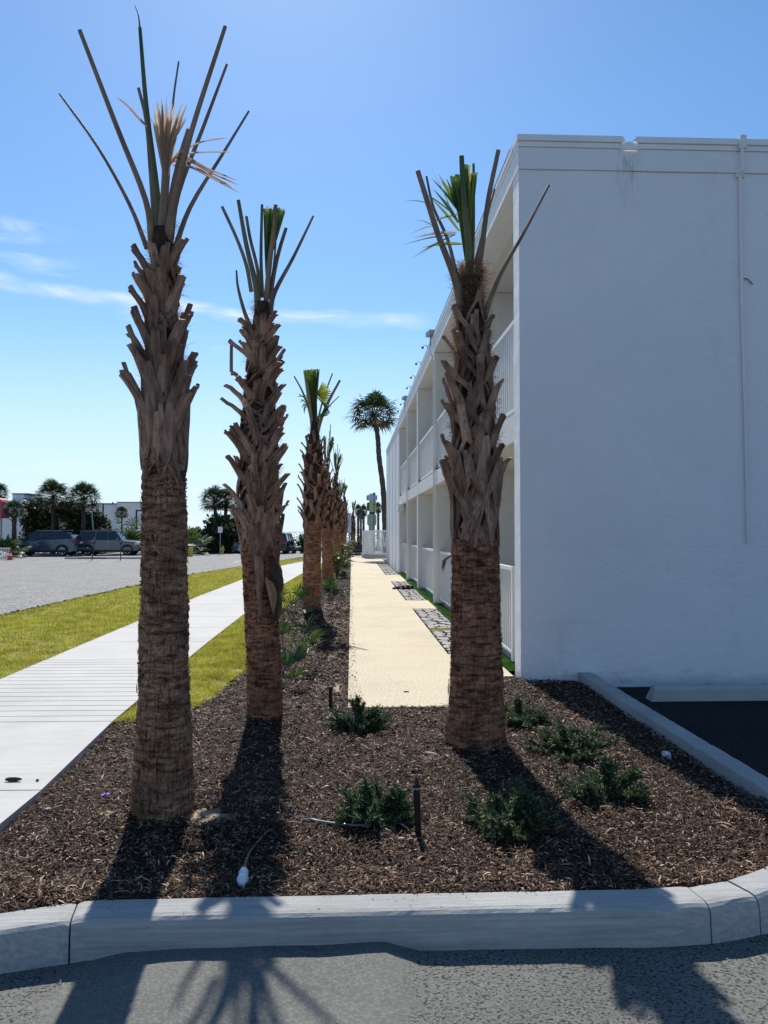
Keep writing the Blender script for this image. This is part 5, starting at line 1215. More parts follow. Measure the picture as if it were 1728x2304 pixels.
for (u, v, Y, h, lab) in ((285, 1240, 60, 3.4, 'large bright green palmetto clump left of the nearest palm trunk'), (8, 1245, 50, 1.9, 'yellow green spiky plant at the left edge behind the white railing'), (424, 1240, 56, 2.4, 'spiky yucca beside the yellow bollard'), (300, 1242, 58, 2.2, 'lower palmetto beside the large bright palmetto clump')):
    c = AT(u, v, Y); t = thing('palmetto_clump', lab, 'plant', (c.x, Y, -.2), 0, 'palmettos across the street'); mb = MB(); rr = random.Random(u)
    for i in range(40):
        a = rr.uniform(0, 6.28); e_ = rr.uniform(.15, 1.45); L_ = h*rr.uniform(.35, .72); d = Vector((math.cos(a)*math.cos(e_), math.sin(a)*math.cos(e_), math.sin(e_))); hub = d*L_
        side = d.cross(Vector((0, 0, 1))).normalized(); up_ = side.cross(d)
        for j in range(9):
            b_ = (j/8-.5)*2.6; dd = (d*math.cos(b_)+side*math.sin(b_)).normalized(); l_ = h*.32
            mb.ribbon([hub, hub+dd*l_*.6, hub+dd*l_+Vector((0, 0, -.2*l_))], [.03, .10, .02], up_)
    mb.build('leaves', M['palmetto'], t)
# ------------------------------------------------------------------ far pale building
pale = simple('pale_blue_render', (0.52, 0.56, 0.60), (0.58, 0.62, 0.66), 1, .8, 0); blue = simple('blue_coping', (0.03, 0.06, 0.14), (0.04, 0.08, 0.17), 1, .6, 0)
Yb = 105
def X(u, Y=Yb): return AT(u, 1150, Y).x
def Zv(v, Y=Yb): return AT(250, v, Y).z
fb = thing('far_building', 'low pale blue building with dark blue roof coping beyond the trees across the street', 'building', (X(160), Yb, -.3))
def fbp(name, boxes, mat):
    mb = MB()
    for a, b_ in boxes: mb.box(a, b_)
    o = mb.build(name, mat, fb); o.location = -Vector(fb.location); return o
fbp('wall', [((X(-40), Yb, -.3), (X(86), Yb+14, Zv(1128))), ((X(86)+.01, Yb+2, -.3), (X(218), Yb+16, Zv(1140))), ((X(219), Yb-2, -.3), (X(276), Yb+14, Zv(1136))), ((X(276)+.01, Yb-2.5, -.3), (X(330), Yb+14, Zv(1132)))], pale)
fbp('roof_tower', [((X(20), Yb+1, Zv(1128)+.01), (X(46), Yb+5, Zv(1112))), ((X(46)+.01, Yb+1.5, Zv(1128)+.01), (X(84), Yb+5, Zv(1122)))], pale)
fbp('coping', [((X(19.5), Yb+.8, Zv(1112)+.003), (X(58), Yb+5.2, Zv(1109.5))), ((X(59), Yb+1.3, Zv(1122)+.003), (X(84), Yb+5.2, Zv(1119.5))), ((X(219)-.1, Yb-2.2, Zv(1136)+.003), (X(276), Yb+14, Zv(1133.5))), ((X(276), Yb-2.7, Zv(1132)+.003), (X(330), Yb+14, Zv(1130.6)))], blue)
fbp('roof_vent', [((X(252), Yb, Zv(1133)), (X(254), Yb+.2, Zv(1129.5))), ((X(264), Yb, Zv(1133)), (X(264.8), Yb+.1, Zv(1128)))], M['bronze'])
# street lamp, posts, meters, hydrant, signs
def pole(name, label, cat, u, vbase, vtop, Y, r, mat='bronze', lean=0, extra=None, group=None, base=-.14):
    b_ = AT(u, vbase, Y); tp_ = AT(u+lean, vtop, Y); t = thing(name, label, cat, (b_.x, Y, base), 0, group)
    mb = MB(); mb.tube([(0, 0, 0), (tp_.x-b_.x, 0, tp_.z-base)], [r, r*.7], 8); mb.lathe([(0, .03), (r*2, .03), (r*2.2, 0)], (0, 0, 0), 10); mb.build('pole', M[mat], t, smooth=True)
    if extra: extra(t, Vector((tp_.x-b_.x, 0, tp_.z-base)))
    return t
def lamp_head(t, e):
    mb = MB(); mb.tube(cr([e, e+Vector((-.12, 0, .12)), e+Vector((-.35, 0, .2)), e+Vector((-.62, 0, .12))], 4), .045, 6); mb.build('arm', M['galv'], t)
    mb = MB(); mb.lathe([(0, .06), (.12, .04), (.16, -.03), (0, -.07)], e+Vector((-.72, 0, .08)), 10); mb.build('lamp_head', M['galv'], t, smooth=True)
pole('street_lamp', 'grey leaning street lamp with curved arm between the two parked vehicles', 'street lamp', 214, 1240, 1116, 58, .07, 'galv', -10, lamp_head)
def side_arm(t, e):
    mb = MB(); mb.box(e+Vector((0, -.04, -.12)), e+Vector((.7, .04, 0))); mb.box(e+Vector((.5, -.15, -.16)), e+Vector((1.0, .15, -.04))); mb.build('lamp_head', M['bronze'], t)
pole('lamp_post', 'dark square lamp post with a side arm right of the far pale building', 'lamp post', 307, 1240, 1147, 66, .10, 'bronze', 0, side_arm)
pole('lamp_post', 'plain dark post standing before the far pale building', 'lamp post', 232, 1240, 1133, 66, .10, 'bronze')
def meter(t, e):
    mb = MB(); mb.lathe([(0, -.02), (.055, 0), (.075, .06), (.08, .18), (.07, .26), (.035, .31), (0, .32)], e, 10); mb.build('meter_head', M['bronze'], t, smooth=True)
    mb = MB(); mb.box(e+Vector((-.035, -.083, .14)), e+Vector((.035, -.076, .22))); mb.build('dial', M['galv'], t)
pole('parking_meter', 'black parking meter in front of the boxy grey vehicle rear door', 'parking meter', 207, 1254, 1223, 45, .03, 'bronze', 5, meter, 'parking meters by the street')
pole('parking_meter', 'black parking meter by the front wheel of the boxy grey vehicle', 'parking meter', 271, 1254, 1225, 45, .03, 'bronze', 1, meter, 'parking meters by the street')
def signp(t, e):
    mb = MB(); mb.box(e+Vector((-.16, -.03, -.05)), e+Vector((.16, -.01, .38))); mb.build('sign_panel', M['trim'], t)
pole('sign_post', 'thin grey pole with small pale sign in front of the palmetto thicket', 'sign', 495.5, 1240, 1197, 56, .035, 'galv', 0, signp)
yel = simple('yellow_paint', (0.45, 0.38, 0.04), (0.55, 0.46, 0.07), 4, .5, 0); org = simple('orange_plastic', (0.55, 0.06, 0.02), (0.65, 0.09, 0.03), 4, .5, 0); red = simple('red_awning', (0.42, 0.06, 0.08), (0.5, 0.09, 0.11), 3, .6, 0)
c = AT(501, 1238, 57); h = MB(); h.lathe([(0, 0), (.13, 0), (.13, .05), (.085, .06), (.085, .42), (.12, .44), (.12, .48), (.09, .5), (.06, .58), (.03, .62), (.03, .66), (0, .66)], (0, 0, 0), 12); h.tube([(-.16, 0, .35), (.16, 0, .35)], .045, 8)
tag(h.build('fire_hydrant', yel, None, True, (c.x, 57, -.14)), 'small yellow fire hydrant in front of the palmetto thicket', 'hydrant')
c = AT(429, 1250, 52); t = thing('bollard', 'yellow topped dark bollard left of the palmetto thicket', 'bollard', (c.x, 52, -.14))
h = MB(); h.box((-.13, -.12, 0), (.13, .12, .62), bev=0); h.build('bollard_sleeve', yel, t); h = MB(); h.box((-.28, -.1, 0), (-.135, .1, .5)); h.build('bollard_back', M['bronze'], t)
c = AT(22.5, 1256, 46); t = thing('traffic_cone', 'orange traffic cone beside the white railing at the left edge', 'traffic cone', (c.x, 46, -.12))
h = MB(); h.lathe([(.15, .03), (.11, .25)], n=14); h.lathe([(.085, .40), (.03, .68), (0, .68)], n=14); h.box((-.2, -.2, 0), (.2, .2, .03)); h.build('cone_body', org, t); h = MB(); h.lathe([(.112, .25), (.087, .40)], n=14); h.build('reflective_band', M['plastic_white'], t)
c0, c1 = AT(-30, 1250, 46), AT(20, 1250, 46); t = thing('white_railing', 'low white picket railing at the far left by the orange cone', 'railing', (c0.x, 46.2, -.12))
h = MB(); W_ = c1.x-c0.x; h.box((0, -.03, .66), (W_, .03, .72)); h.box((0, -.02, .1), (W_, .02, .14))
for i in range(11): h.box((W_*i/10-.02, -.018, 0), (W_*i/10+.02, .018, .66))
h.build('rails', M['rail'], t)
# red rounded awning on a post at the far left
c = AT(-10, 1142, 57); t = thing('red_awning', 'rounded dusty red awning on a post at the left edge of the picture', 'awning', (c.x, 57, -.14)); z0, z1 = AT(0, 1166, 57).z+.14, AT(0, 1121, 57).z+.14
h = MB(); k = 10; x1 = AT(12.5, 1150, 57).x-c.x; vs = []
for yy in (-.6, .6):
    vs += [(-1.5, yy, z0), (x1, yy, z0)]+[(x1-.35+.35*math.cos(R(90*i/k)), yy, z1-.35+.35*math.sin(R(90*i/k))) for i in range(k+1)]+[(-1.5, yy, z1)]
kk = len(vs)//2; h.add(vs, [tuple(range(kk)), tuple(range(2*kk-1, kk-1, -1))]+[(i, (i+1) % kk, (i+1) % kk+kk, i+kk)[::-1] for i in range(kk)]); h.build('canopy', red, t)
h = MB(); h.box((x1-.35, -.05, 0), (x1-.25, .05, z0-.005)); h.build('post', M['galv'], t)
# wheel stops of the far car park
for i, (u, lab) in enumerate(((178, 'first'), (208, 'second'), (238, 'third'), (303, 'fourth'))):
    c = AT(u, 1252, 47.5); h = MB(); pr = [(-.08, 0), (-.06, .11), (.06, .11), (.08, 0)]; L_ = .85
    h.add([(s_*L_*(1 if z == 0 else .97), y, z) for s_ in (-1, 1) for y, z in pr], [(0, 1, 5, 4), (1, 2, 6, 5), (2, 3, 7, 6), (3, 2, 1, 0), (4, 5, 6, 7)])
    tag(h.build('wheel_stop', M['wheelstop'], None, False, (c.x, 47.5, -.12)), lab+' pale wheel stop from the left in front of the parked vehicles across the street', 'wheel stop', 'wheel stops across the street')
# faint parking lines on the far lot
h = MB()
for u in (120, 200, 255, 540, 560): 
    a = G(u, 1262, -.1); h.add([(a.x-.05, a.y-2.5, -.108), (a.x+.05, a.y-2.5, -.108), (a.x+.05, a.y+2.2, -.108), (a.x-.05, a.y+2.2, -.108)], [(0, 1, 2, 3)])
struct(h.build('parking_lines', simple('worn_road_paint', (0.42, 0.42, 0.40), (0.60, 0.60, 0.57), 6, .8, 0)))
# ------------------------------------------------------------------ vehicles
def paint(name, c, rough=.28):
    m, n, l, b = new_mat(name); b.inputs['Base Color'].default_value = (*c, 1); b.inputs['Metallic'].default_value = .35; b.inputs['Roughness'].default_value = rough
    b.inputs['Coat Weight'].default_value = .6; b.inputs['Coat Roughness'].default_value = .08; return m
glass = new_mat('car_glass')[0]; gb = glass.node_tree.nodes['Principled BSDF']; gb.inputs['Base Color'].default_value = (.012, .015, .018, 1); gb.inputs['Roughness'].default_value = .06; gb.inputs['Specular IOR Level'].default_value = .8
tyre = simple('tyre_rubber', (.012, .012, .012), (.02, .02, .02), 10, .85, 0); chrome = simple('alloy', (.85, .86, .87), (.92, .93, .94), 10, .35, 0, metal=.0)
tail = simple('tail_light', (.45, .02, .02), (.5, .03, .03), 5, .25, 0); headl = simple('head_light', (.55, .57, .58), (.65, .67, .68), 5, .15, 0)
trimb = simple('black_cladding', (.015, .015, .017), (.022, .022, .024), 8, .6, 0)
def car(label, cat, loc, rz, sc_, lower, roof, W, col_, wb, wr_, clad, spokes, name='parked_car', rails=False):
    """lower: side outline of the body (x forward, z), roof: greenhouse outline"""
    t = thing(name, label, cat, loc, rz); t.scale = (sc_, sc_, sc_)
    def loft(outline, halfw, name_, mat, inset_top=0.0, zlo=0, zhi=1, smooth=True):
        mb = MB(); k = len(outline); secs = [(-1, .90), (-.97, .97), (-.80, 1.0), (.80, 1.0), (.97, .97), (1, .90)]
        xm = sum(p_[0] for p_ in outline)/k; zm = sum(p_[1] for p_ in outline)/k
        for s_, f in secs:
            for x_, z_ in outline:
                ti = inset_top*max(0, min(1, (z_-zlo)/(zhi-zlo)))
                mb.v.append((xm+(x_-xm)*(f if abs(s_) > .9 else 1)**.35, s_*(halfw-ti), zm+(z_-zm)*(f**.35 if abs(s_) > .9 else 1)))
        for a in range(len(secs)-1):
            for i in range(k): mb.f.append((a*k+i, a*k+(i+1) % k, (a+1)*k+(i+1) % k, (a+1)*k+i)); mb.m.append(0)
        mb.f += [tuple(range(k-1, -1, -1)), tuple(range((len(secs)-1)*k, len(secs)*k))]; mb.m += [0, 0]
        return mb.build(name_, mat, t, smooth=False)
    xr, xf = min(p_[0] for p_ in lower), max(p_[0] for p_ in lower)
    body = loft(lower, W/2, 'body', col_, .06, .7, 1.1)
    zt = max(p_[1] for p_ in roof); zl = min(p_[1] for p_ in roof)
    loft(roof, W/2-.045, 'windows', glass, .17, zl, zt)
    # roof skin and pillars in body colour
    top = [p_ for p_ in roof if p_[1] > zt-.10]; x0, x1 = min(p_[0] for p_ in top), max(p_[0] for p_ in top)
    mb = MB(); hw = W/2-.045-.17+.03
    mb.box((x0-.02, -hw, zt-.035), (x1+.02, hw, zt+.022)); mb.build('roof', col_, t)
    rs = sorted(roof); base_r, base_f = min((p_ for p_ in roof if p_[1] < zl+.03), key=lambda p_: p_[0]), max((p_ for p_ in roof if p_[1] < zl+.03), key=lambda p_: p_[0])
    for s_ in (-1, 1):
        mb = MB(); hw0, hw1 = (W/2-.04)*s_, (W/2-.045-.165)*s_
        def pil(xb, xt, w_): mb.tube([(xb, hw0, zl), (xt, hw1, zt-.01)], w_, 4)
        pil(base_f[0]-.02, x1, .035); pil(base_r[0]+.06, x0+.02, .06); pil(.0, -.02, .035); pil(-.85*wb/2.6, -.80*wb/2.6, .035)
        mb.tube([(base_r[0], hw0*1.0, zl+.005), (base_f[0], hw0, zl+.005)], .022, 4)
        mb.build('pillars', col_, t)
        mb = MB(); mb.box((base_f[0]-.35, s_*(W/2+.02) if s_ > 0 else s_*(W/2+.18), zl+.02), (base_f[0]-.17, s_*(W/2+.18) if s_ > 0 else s_*(W/2+.02), zl+.16)); mb.build('mirror', col_, t)
        for xx in (.05, -.95*wb/2.6):
            mb = MB(); mb.box((xx-.10, min(s_*(W/2), s_*(W/2+.03)), zl-.13), (xx+.08, max(s_*(W/2), s_*(W/2+.03)), zl-.10)); mb.build('handle', chrome if spokes == 5 else col_, body)
        mb = MB(); a, b_ = sorted((s_*(W/2-.02), s_*(W/2+.012))); mb.box((xr+.45, a, .24), (xf-.45, b_, .40)); mb.build('side_cladding', trimb, t)
        if rails: mb = MB(); mb.tube([(x0+.15, hw1, zt+.09), (x1-.25, hw1, zt+.09)], .025, 5); mb.tube([(x0+.2, hw1, zt), (x0+.2, hw1, zt+.09)], .02, 4); mb.tube([(x1-.3, hw1, zt), (x1-.3, hw1, zt+.09)], .02, 4); mb.build('roof_rail', trimb, t)
        for xx in (-wb/2, wb/2):
            mb = MB(); y_ = s_*(W/2-.13)
            ar = MB(); k = 18; rr_ = wr_*1.24; vs = []
            for i in range(k+1):
                a = R(-12+204*i/k); vs += [(xx+rr_*math.cos(a), s_*(W/2+.014), wr_+rr_*math.sin(a)), (xx+wr_*.9*math.cos(a), s_*(W/2+.014), wr_+wr_*.9*math.sin(a))]
            ar.add(vs, [(2*i, 2*i+1, 2*i+3, 2*i+2) for i in range(k)]); ar.build('wheel_arch', trimb, t)
            wv = []
            for rad, off in ((.0, -.1), (wr_, -.1), (wr_, .08), (wr_*.93, .125), (wr_*.68, .125), (wr_*.66, .07)):
                for i in range(24): a = 2*math.pi*i/24; wv.append((rad*math.cos(a), s_*off, rad*math.sin(a)))
            wf = [(q_*24+i, q_*24+(i+1) % 24, (q_+1)*24+(i+1) % 24, (q_+1)*24+i) for q_ in range(5) for i in range(24)]+[tuple(range(120, 144))]
            ww = MB(); ww.add(wv, wf); wh = ww.build('wheel', tyre, t, loc=(xx, y_, wr_))
            rm = MB()
            for i in range(spokes):
                a = 2*math.pi*i/spokes+.3; ca, sa = math.cos(a), math.sin(a)
                for da in (-.17, .17) if spokes == 5 else (0, .22):
                    p0 = Vector((wr_*.12*ca, s_*.10, wr_*.12*sa)); p1 = Vector((wr_*.63*math.cos(a+da), s_*.115, wr_*.63*math.sin(a+da))); rm.tube([p0, p1], wr_*.055, 4)
            rm.tube([(0, s_*.06, 0), (0, s_*.12, 0)], wr_*.14, 10)
            rg = [(wr_*.66*math.cos(2*math.pi*i/24), s_*.118, wr_*.66*math.sin(2*math.pi*i/24)) for i in range(25)]; rm.tube(rg, wr_*.03, 4, cap=False)
            rm.build('rim', chrome, wh)
    for s_ in (-1, 1):
        a, b_ = sorted((s_*W*.28, s_*(W/2+.003))); zz = .78 if not rails else .80
        mb = MB(); mb.box((xf-.36, a, zz), (xf-.02, b_, zz+.15)); mb.build('headlight', headl, t)
        mb = MB(); a, b_ = sorted((s_*W*.26, s_*(W/2+.004))); mb.box((xr-.006, a, .96), (xr+.30, b_, 1.10)); mb.build('tail_light', tail, t)
    mb = MB(); mb.box((xr-.06, -W*.46, .32), (xr+.2, W*.46, .62)); mb.build('rear_bumper', col_ if not rails else trimb, t)
    mb = MB(); mb.box((xf-.2, -W*.46, .30), (xf+.05, W*.46, .60)); mb.build('front_bumper', trimb if rails else col_, t)
    mb = MB(); mb.box((xr-.075, -.26, .78), (xr-.05, .26, .92)); mb.build('number_plate', headl, t)
    mb = MB(); mb.box((xf+.0, -W*.25, .66), (xf+.03, W*.25, .88)); mb.build('grille', chrome if rails else trimb, t)
    return t
suv1_low = [(-2.08, .35), (-2.13, .75), (-2.10, 1.08), (-1.7, 1.10), (-.6, 1.05), (.7, .99), (1.35, .93), (1.85, .80), (2.10, .62), (2.14, .38), (1.9, .24), (-1.9, .24)]
suv1_roof = [(-1.98, 1.08), (-1.72, 1.34), (-1.42, 1.51), (-.9, 1.585), (-.2, 1.60), (.30, 1.55), (.75, 1.34), (1.22, 1.0), (.4, .99), (-1.0, 1.05)]
c = G(104, 1251, -.12)
car('dark blue grey crossover parked with its nose to the left across the street', 'car', (c.x-.1, c.y+.2, -.12), math.pi, 1.09, suv1_low, suv1_roof, 1.78, paint('blue_grey_paint', (.05, .066, .10)), 2.61, .335, None, 6)
suv2_low = [(-2.25, .42), (-2.30, .80), (-2.26, 1.15), (-1.0, 1.15), (.85, 1.13), (1.25, 1.10), (2.0, 1.03), (2.25, .93), (2.32, .60), (2.28, .40), (2.0, .32), (-2.0, .32)]
suv2_roof = [(-2.20, 1.14), (-2.05, 1.68), (-1.85, 1.78), (-.6, 1.81), (.30, 1.78), (.50, 1.72), (1.05, 1.14), (-.5, 1.14)]
c = G(240, 1250, -.12)
car('boxy grey brown vehicle with roof rails parked nose right across the street', 'car', (c.x, c.y+1.0, -.12), 0, .95, suv2_low, suv2_roof, 1.85, paint('grey_brown_paint', (.115, .105, .095)), 2.88, .37, None, 5, rails=True)
# far vehicles near the beach
def simple_car(label, u, v, Y, low, roof, W, colr, rz, s_=1.0):
    c = AT(u, v, Y); return car(label, 'car', (c.x, Y, -.2), rz, s_, low, roof, W, colr, 2.7, .33, None, 5)
simple_car('dark van parked end on by the sea wall beside a small cart', 634, 1240, 60, [(-2.2, .4), (-2.25, 1.1), (-.5, 1.12), (1.4, 1.1), (2.1, .85), (2.15, .4), (-2, .3)], [(-2.2, 1.1), (-2.1, 1.75), (0, 1.8), (.7, 1.72), (1.4, 1.1)], 1.75, paint('black_paint', (.012, .018, .025)), R(84), .9)
simple_car('pale car mostly hidden behind the palmetto thicket and second palm', 580, 1240, 60, suv1_low, suv1_roof, 1.75, paint('silver_paint', (.35, .38, .40)), R(30), .85)
c = AT(651, 1240, 59); t = thing('golf_cart', 'small dark cart parked beside the dark van by the sea wall', 'cart', (c.x, 59, -.18))
h = MB(); h.box((-.42, -.7, .28), (.42, .7, .62)); h.tube([(-.38, -.6, .62), (-.32, -.5, 1.0), (.32, -.5, 1.0), (.38, -.6, .62)], .03, 5); h.build('body', M['bronze'], t)
h = MB(); h.box((-.36, .1, .63), (.36, .3, .98)); h.box((-.36, -.25, .63), (.36, .09, .73)); h.build('seat', trimb, t)
for sx_ in (-1, 1):
    for sy in (-.5, .5):
        h = MB(); h.tube([(sx_*.34, sy, .24), (sx_*.48, sy, .24)], .24, 14); h.build('wheel', tyre, t)
# low dune wall
h = MB()
for i in range(40):
    x0 = -34+i*.95; h.box((x0, 66+.1*math.sin(i), -.5), (x0+.93, 66.35+.1*math.sin(i), .18+.05*math.sin(i*1.7)))
tag(h.build('sea_wall', simple('weathered_timber', (.13, .12, .10), (.2, .18, .15), 3, .9, 0)), 'low weathered wall along the top of the beach', 'wall')
# ------------------------------------------------------------------ white enclosure, sign tower, thin lamp pole
ex0, ey = AT(816, 1250, 45).x, 45.0; ex1 = 2.75
t = thing('picket_enclosure', 'white rounded corner enclosure with pierced panels at the end of the path', 'fence', (ex0, ey, 0))
h = MB(); pts_ = [(0.0, 2.4), (0.0, .35), (.08, .12), (.3, 0), (.55, 0)]
for a, b_ in zip(pts_, pts_[1:]):
    h.add([(a[0], a[1], .22), (b_[0], b_[1], .22), (b_[0], b_[1], 1.62), (a[0], a[1], 1.62), (a[0]+.05, a[1]+.05, .22), (b_[0]+.05, b_[1]+.05, .22), (b_[0]+.05, b_[1]+.05, 1.62), (a[0]+.05, a[1]+.05, 1.62)], [(0, 1, 2, 3), (7, 6, 5, 4), (3, 2, 6, 7), (0, 4, 5, 1)])
for x_ in (.12, .34, .55): h.box((x_, -.02, .2), (x_+.012, -.003, 1.62))
h.build('solid_panel', M['rail'], t)
h = MB(); W_ = ex1-ex0; rr = random.Random(9); h.box((.56, -.025, 1.56), (W_, .025, 1.63)); h.box((.56, -.02, .22), (W_, .02, .30))
for x_ in (.56, 1.08, 1.62): h.box((x_, -.03, .2), (x_+.05, .03, 1.56))
x_ = .62
while x_ < W_:
    z_ = .30
    while z_ < 1.56:      # pickets broken by random slots
        e = min(1.56, z_+rr.uniform(.25, .7)); h.box((x_, -.012, z_), (x_+(.042 if rr.random() < .5 else .018), .012, e)); z_ = e+.001
    x_ += .058
h.build('pierced_panel', M['rail'], t)
h = MB(); h.box((-.03, -.05, -.05), (W_, .1, .215)); h.box((-.03, .101, -.05), (.1, 2.4, .215))
for x_ in (.02, .38, 1.1): h.box((x_, -.08, -.05), (x_+.08, -.051, .19))
h.build('plinth', M['wheelstop'], t)
Ys = 60
def lx(u): return AT(u, 1150, Ys).x
def lz(v): return AT(840, v, Ys).z
t = thing('sign_tower', 'tall stacked box sign in pale blue, lime and sage panels seen from behind', 'sign', (lx(840), Ys, -.2))
def bev(mb, x0, x1, z0, z1, y0, y1, c_=.12, mi=0):
    ou = [(x0+c_, z0), (x1-c_, z0), (x1, z0+c_), (x1, z1-c_), (x1-c_, z1), (x0+c_, z1), (x0, z1-c_), (x0, z0+c_)]
    vs = [(x, y0, z) for x, z in ou]+[(x, y1, z) for x, z in ou]; mb.add(vs, [tuple(range(8)), tuple(range(15, 7, -1))]+[(i, i+8, (i+1) % 8+8, (i+1) % 8) for i in range(8)], mi)
def st_part(name, x0, x1, v0, v1, y0, y1, mat, c_=.1):
    mb = MB(); bev(mb, lx(x0)-t.location.x, lx(x1)-t.location.x, lz(v1)+.2, lz(v0)+.2, y0, y1, c_); return mb.build(name, mat, t)
pblue = simple('pale_blue_panel', (.42, .48, .56), (.48, .54, .62), 3, .5, 0); teal = simple('teal_panel', (.01, .13, .18), (.02, .17, .22), 3, .5, 0)
lime = simple('lime_panel', (.38, .45, .16), (.43, .50, .20), 3, .5, 0); sage = simple('sage_panel', (.30, .36, .25), (.35, .41, .29), 3, .5, 0)
st_part('box', 827, 848, 1110.5, 1128, 0, .8, pblue, .2); st_part('side_panel', 825, 849, 1114, 1125, .2, .6, teal, .05)
st_part('box', 831, 846.5, 1126.5, 1152, -.1, .9, lime, .05); st_part('side_panel', 825.5, 848.5, 1130, 1149, .25, .65, teal, .08)
st_part('connector', 831, 844, 1151.5, 1157.5, .2, .6, M['bronze'], .02); st_part('box', 826.5, 847, 1156.5, 1183, 0, .8, sage, .12)
st_part('column', 830, 843.5, 1182, 1262, .1, .7, M['wheelstop'], .02)
t2 = pole('lamp_post', 'thin black lamp post with a dark floodlight head in front of the sign tower', 'lamp post', 841, 1250, 1114, 52, .035, 'bronze', .6, None)
h = MB(); e = AT(841.5, 1112, 52)-Vector(t2.location); h.box(e+Vector((-.07, -.05, -.05)), e+Vector((.09, .05, .10))); h.box(e+Vector((-.06, -.03, -.72)), e+Vector((.09, .03, -.68))); h.build('lamp_head', M['bronze'], t2)
t2 = pole('utility_box_post', 'grey blue post with a box standing beside the last distant palms', 'post', 786, 1256, 1165, 50, .06, 'galv', 0, None)
h = MB(); h.box((-.22, -.1, 1.6), (.12, .1, 2.9)); h.build('panel', pblue, t2)
c = AT(805, 1250, 50); leafy((c.x, 50), .6, 1.0, 700, 90, 'dark low shrub behind the bench beside the white enclosure', 'bush', zb=-.1, leaf=.16)
c = AT(806, 1250, 47); t = thing('bench', 'dark slatted bench beside the white enclosure', 'bench', (c.x, 47.5, 0))
h = MB()
for z_ in (.25, .45, .62): h.box((-.4, -.03, z_), (.42, .03, z_+.12))
h.build('backrest', M['bronze'], t); h = MB(); h.box((-.4, -.4, .38), (.42, -.04, .43)); h.build('seat', M['bronze'], t)
for x_ in (-.38, .34): h = MB(); h.box((x_, -.36, 0), (x_+.05, 0, .37)); h.build('leg', M['bronze'], t)
h = MB(); h.add([(8.0+0, 55, -.2), (1.6, 55, -.2), (1.5, 60, -.2)], [])
roofm = MB(); a, b_ = AT(850, 1195, 56), AT(875, 1183, 56)
rt_ = thing('distant_hut', 'low grey sloped roof just showing over the white enclosure', 'hut', (b_.x+1.5, 56, -.2))
h = MB(); xa, xb = a.x-rt_.location.x, 4.5; za, zb_ = a.z+.2-.12, b_.z+.2+.25
h.add([(xa, 0, za), (xb, 0, za), (xb, 3, za), (xa, 3, za), (xa+2.2, 1.5, zb_), (xb-1, 1.5, zb_)], [(0, 1, 5, 4), (2, 3, 4, 5), (0, 4, 3), (1, 2, 5), (3, 2, 1, 0)]); h.build('roof', M['roofdark'], rt_)
h = MB(); h.box((xa+.4, .3, 0), (xb-.3, 2.7, za-.01)); h.build('wall', pale, rt_)
# ------------------------------------------------------------------ small things on the bed
def bedpt(u, v, dz=0): p_ = G(u, v, 0.01); p_.z = mzf(p_.x, p_.y)+dz; return p_
p_ = bedpt(744, 1592); t = thing('path_light_stake', 'short black tube stake beside the left edge of the cream path', 'stake', p_)
h = MB(); h.tube([(0, 0, -.05), (0, 0, .175)], .017, 12); h.lathe([(.021, .165), (.021, .192), (.014, .197), (0, .197)], n=12); h.build('tube', M['plastic_black'], t, smooth=False)
h = MB(); ring = [(.055*math.cos(a)+.01, .075*math.sin(a), .012+.01*math.sin(a*2)) for a in [2*math.pi*i/20 for i in range(21)]]; h.tube(ring, .005, 6, cap=False); h.tube([(.05, -.03, .01), (.06, -.10, .012), (.04, -.16, .01)], .005, 6); h.build('tubing_loop', M['hose'], t, smooth=True)
p_ = bedpt(751, 1622); h = MB(); h.add([(-.012, -.01, 0), (.012, -.008, .0), (.022, .055, .05), (.0, .055, .055), (-.012, -.008, -.004), (.012, -.006, -.004), (.022, .058, .046), (0, .058, .051)], [(0, 1, 2, 3), (7, 6, 5, 4), (0, 4, 5, 1), (3, 2, 6, 7), (1, 5, 6, 2), (0, 3, 7, 4)])
tag(h.build('plant_tag', M['plastic_white'], None, False, p_), 'small white plastic tag lying below the black tube stake', 'tag')
p_ = bedpt(941, 1880); t = thing('sprinkler_stake', 'black sprinkler riser with a thin spike top beside the dark juniper', 'sprinkler', p_)
h = MB(); h.tube([(0, 0, -.05), (0, 0, .04), (-.008, 0, .25)], [.014, .016, .0165], 12); h.build('riser', M['plastic_black'], t, smooth=False)
h = MB(); h.lathe([(.018, 0), (.018, .02), (.010, .026), (.007, .05), (.003, .062), (0, .064)], (-.008, 0, .25), 10); h.build('nozzle', M['plastic_black'], t)
h = MB(); h.lathe([(.0185, .0), (.0185, .008)], (-.008, 0, .249), 12); h.build('collar', M['galv'], t)
pts_ = [bedpt(u, v, .018) for u, v in ((626, 1857), (606, 1870), (587, 1890), (573, 1904), (561, 1920), (554, 1938), (549, 1962))]; pts_[0].z -= .03
t = thing('irrigation_hose', 'dark irrigation hose ending in a white cap near the front kerb', 'hose', pts_[-1])
h = MB(); h.tube([q-pts_[-1] for q in cr(pts_, 5)], .0075, 8); h.build('tubing', M['hose'], t, smooth=True)
h = MB(); d = (bedpt(543, 2003, .02)-pts_[-1]); d.z = .0; L_ = d.length; dn = d.normalized(); ring = []
h.tube([dn*0, dn*L_*.10, dn*L_*.12, dn*L_*.38, dn*L_*.42, dn*L_*.48, dn*L_*.60, dn*L_*.95, dn*L_*1.0], [.016, .017, .022, .022, .019, .026, .027, .013, .006], 14); o = h.build('white_cap', M['plastic_white'], t, smooth=False); o.location = (0, 0, .012)
pts_ = [bedpt(u, v, .030) for u, v in ((678, 1841), (695, 1846), (717, 1851), (753, 1858), (775, 1861), (805, 1863), (835, 1862))]; pts_[0].z -= .02
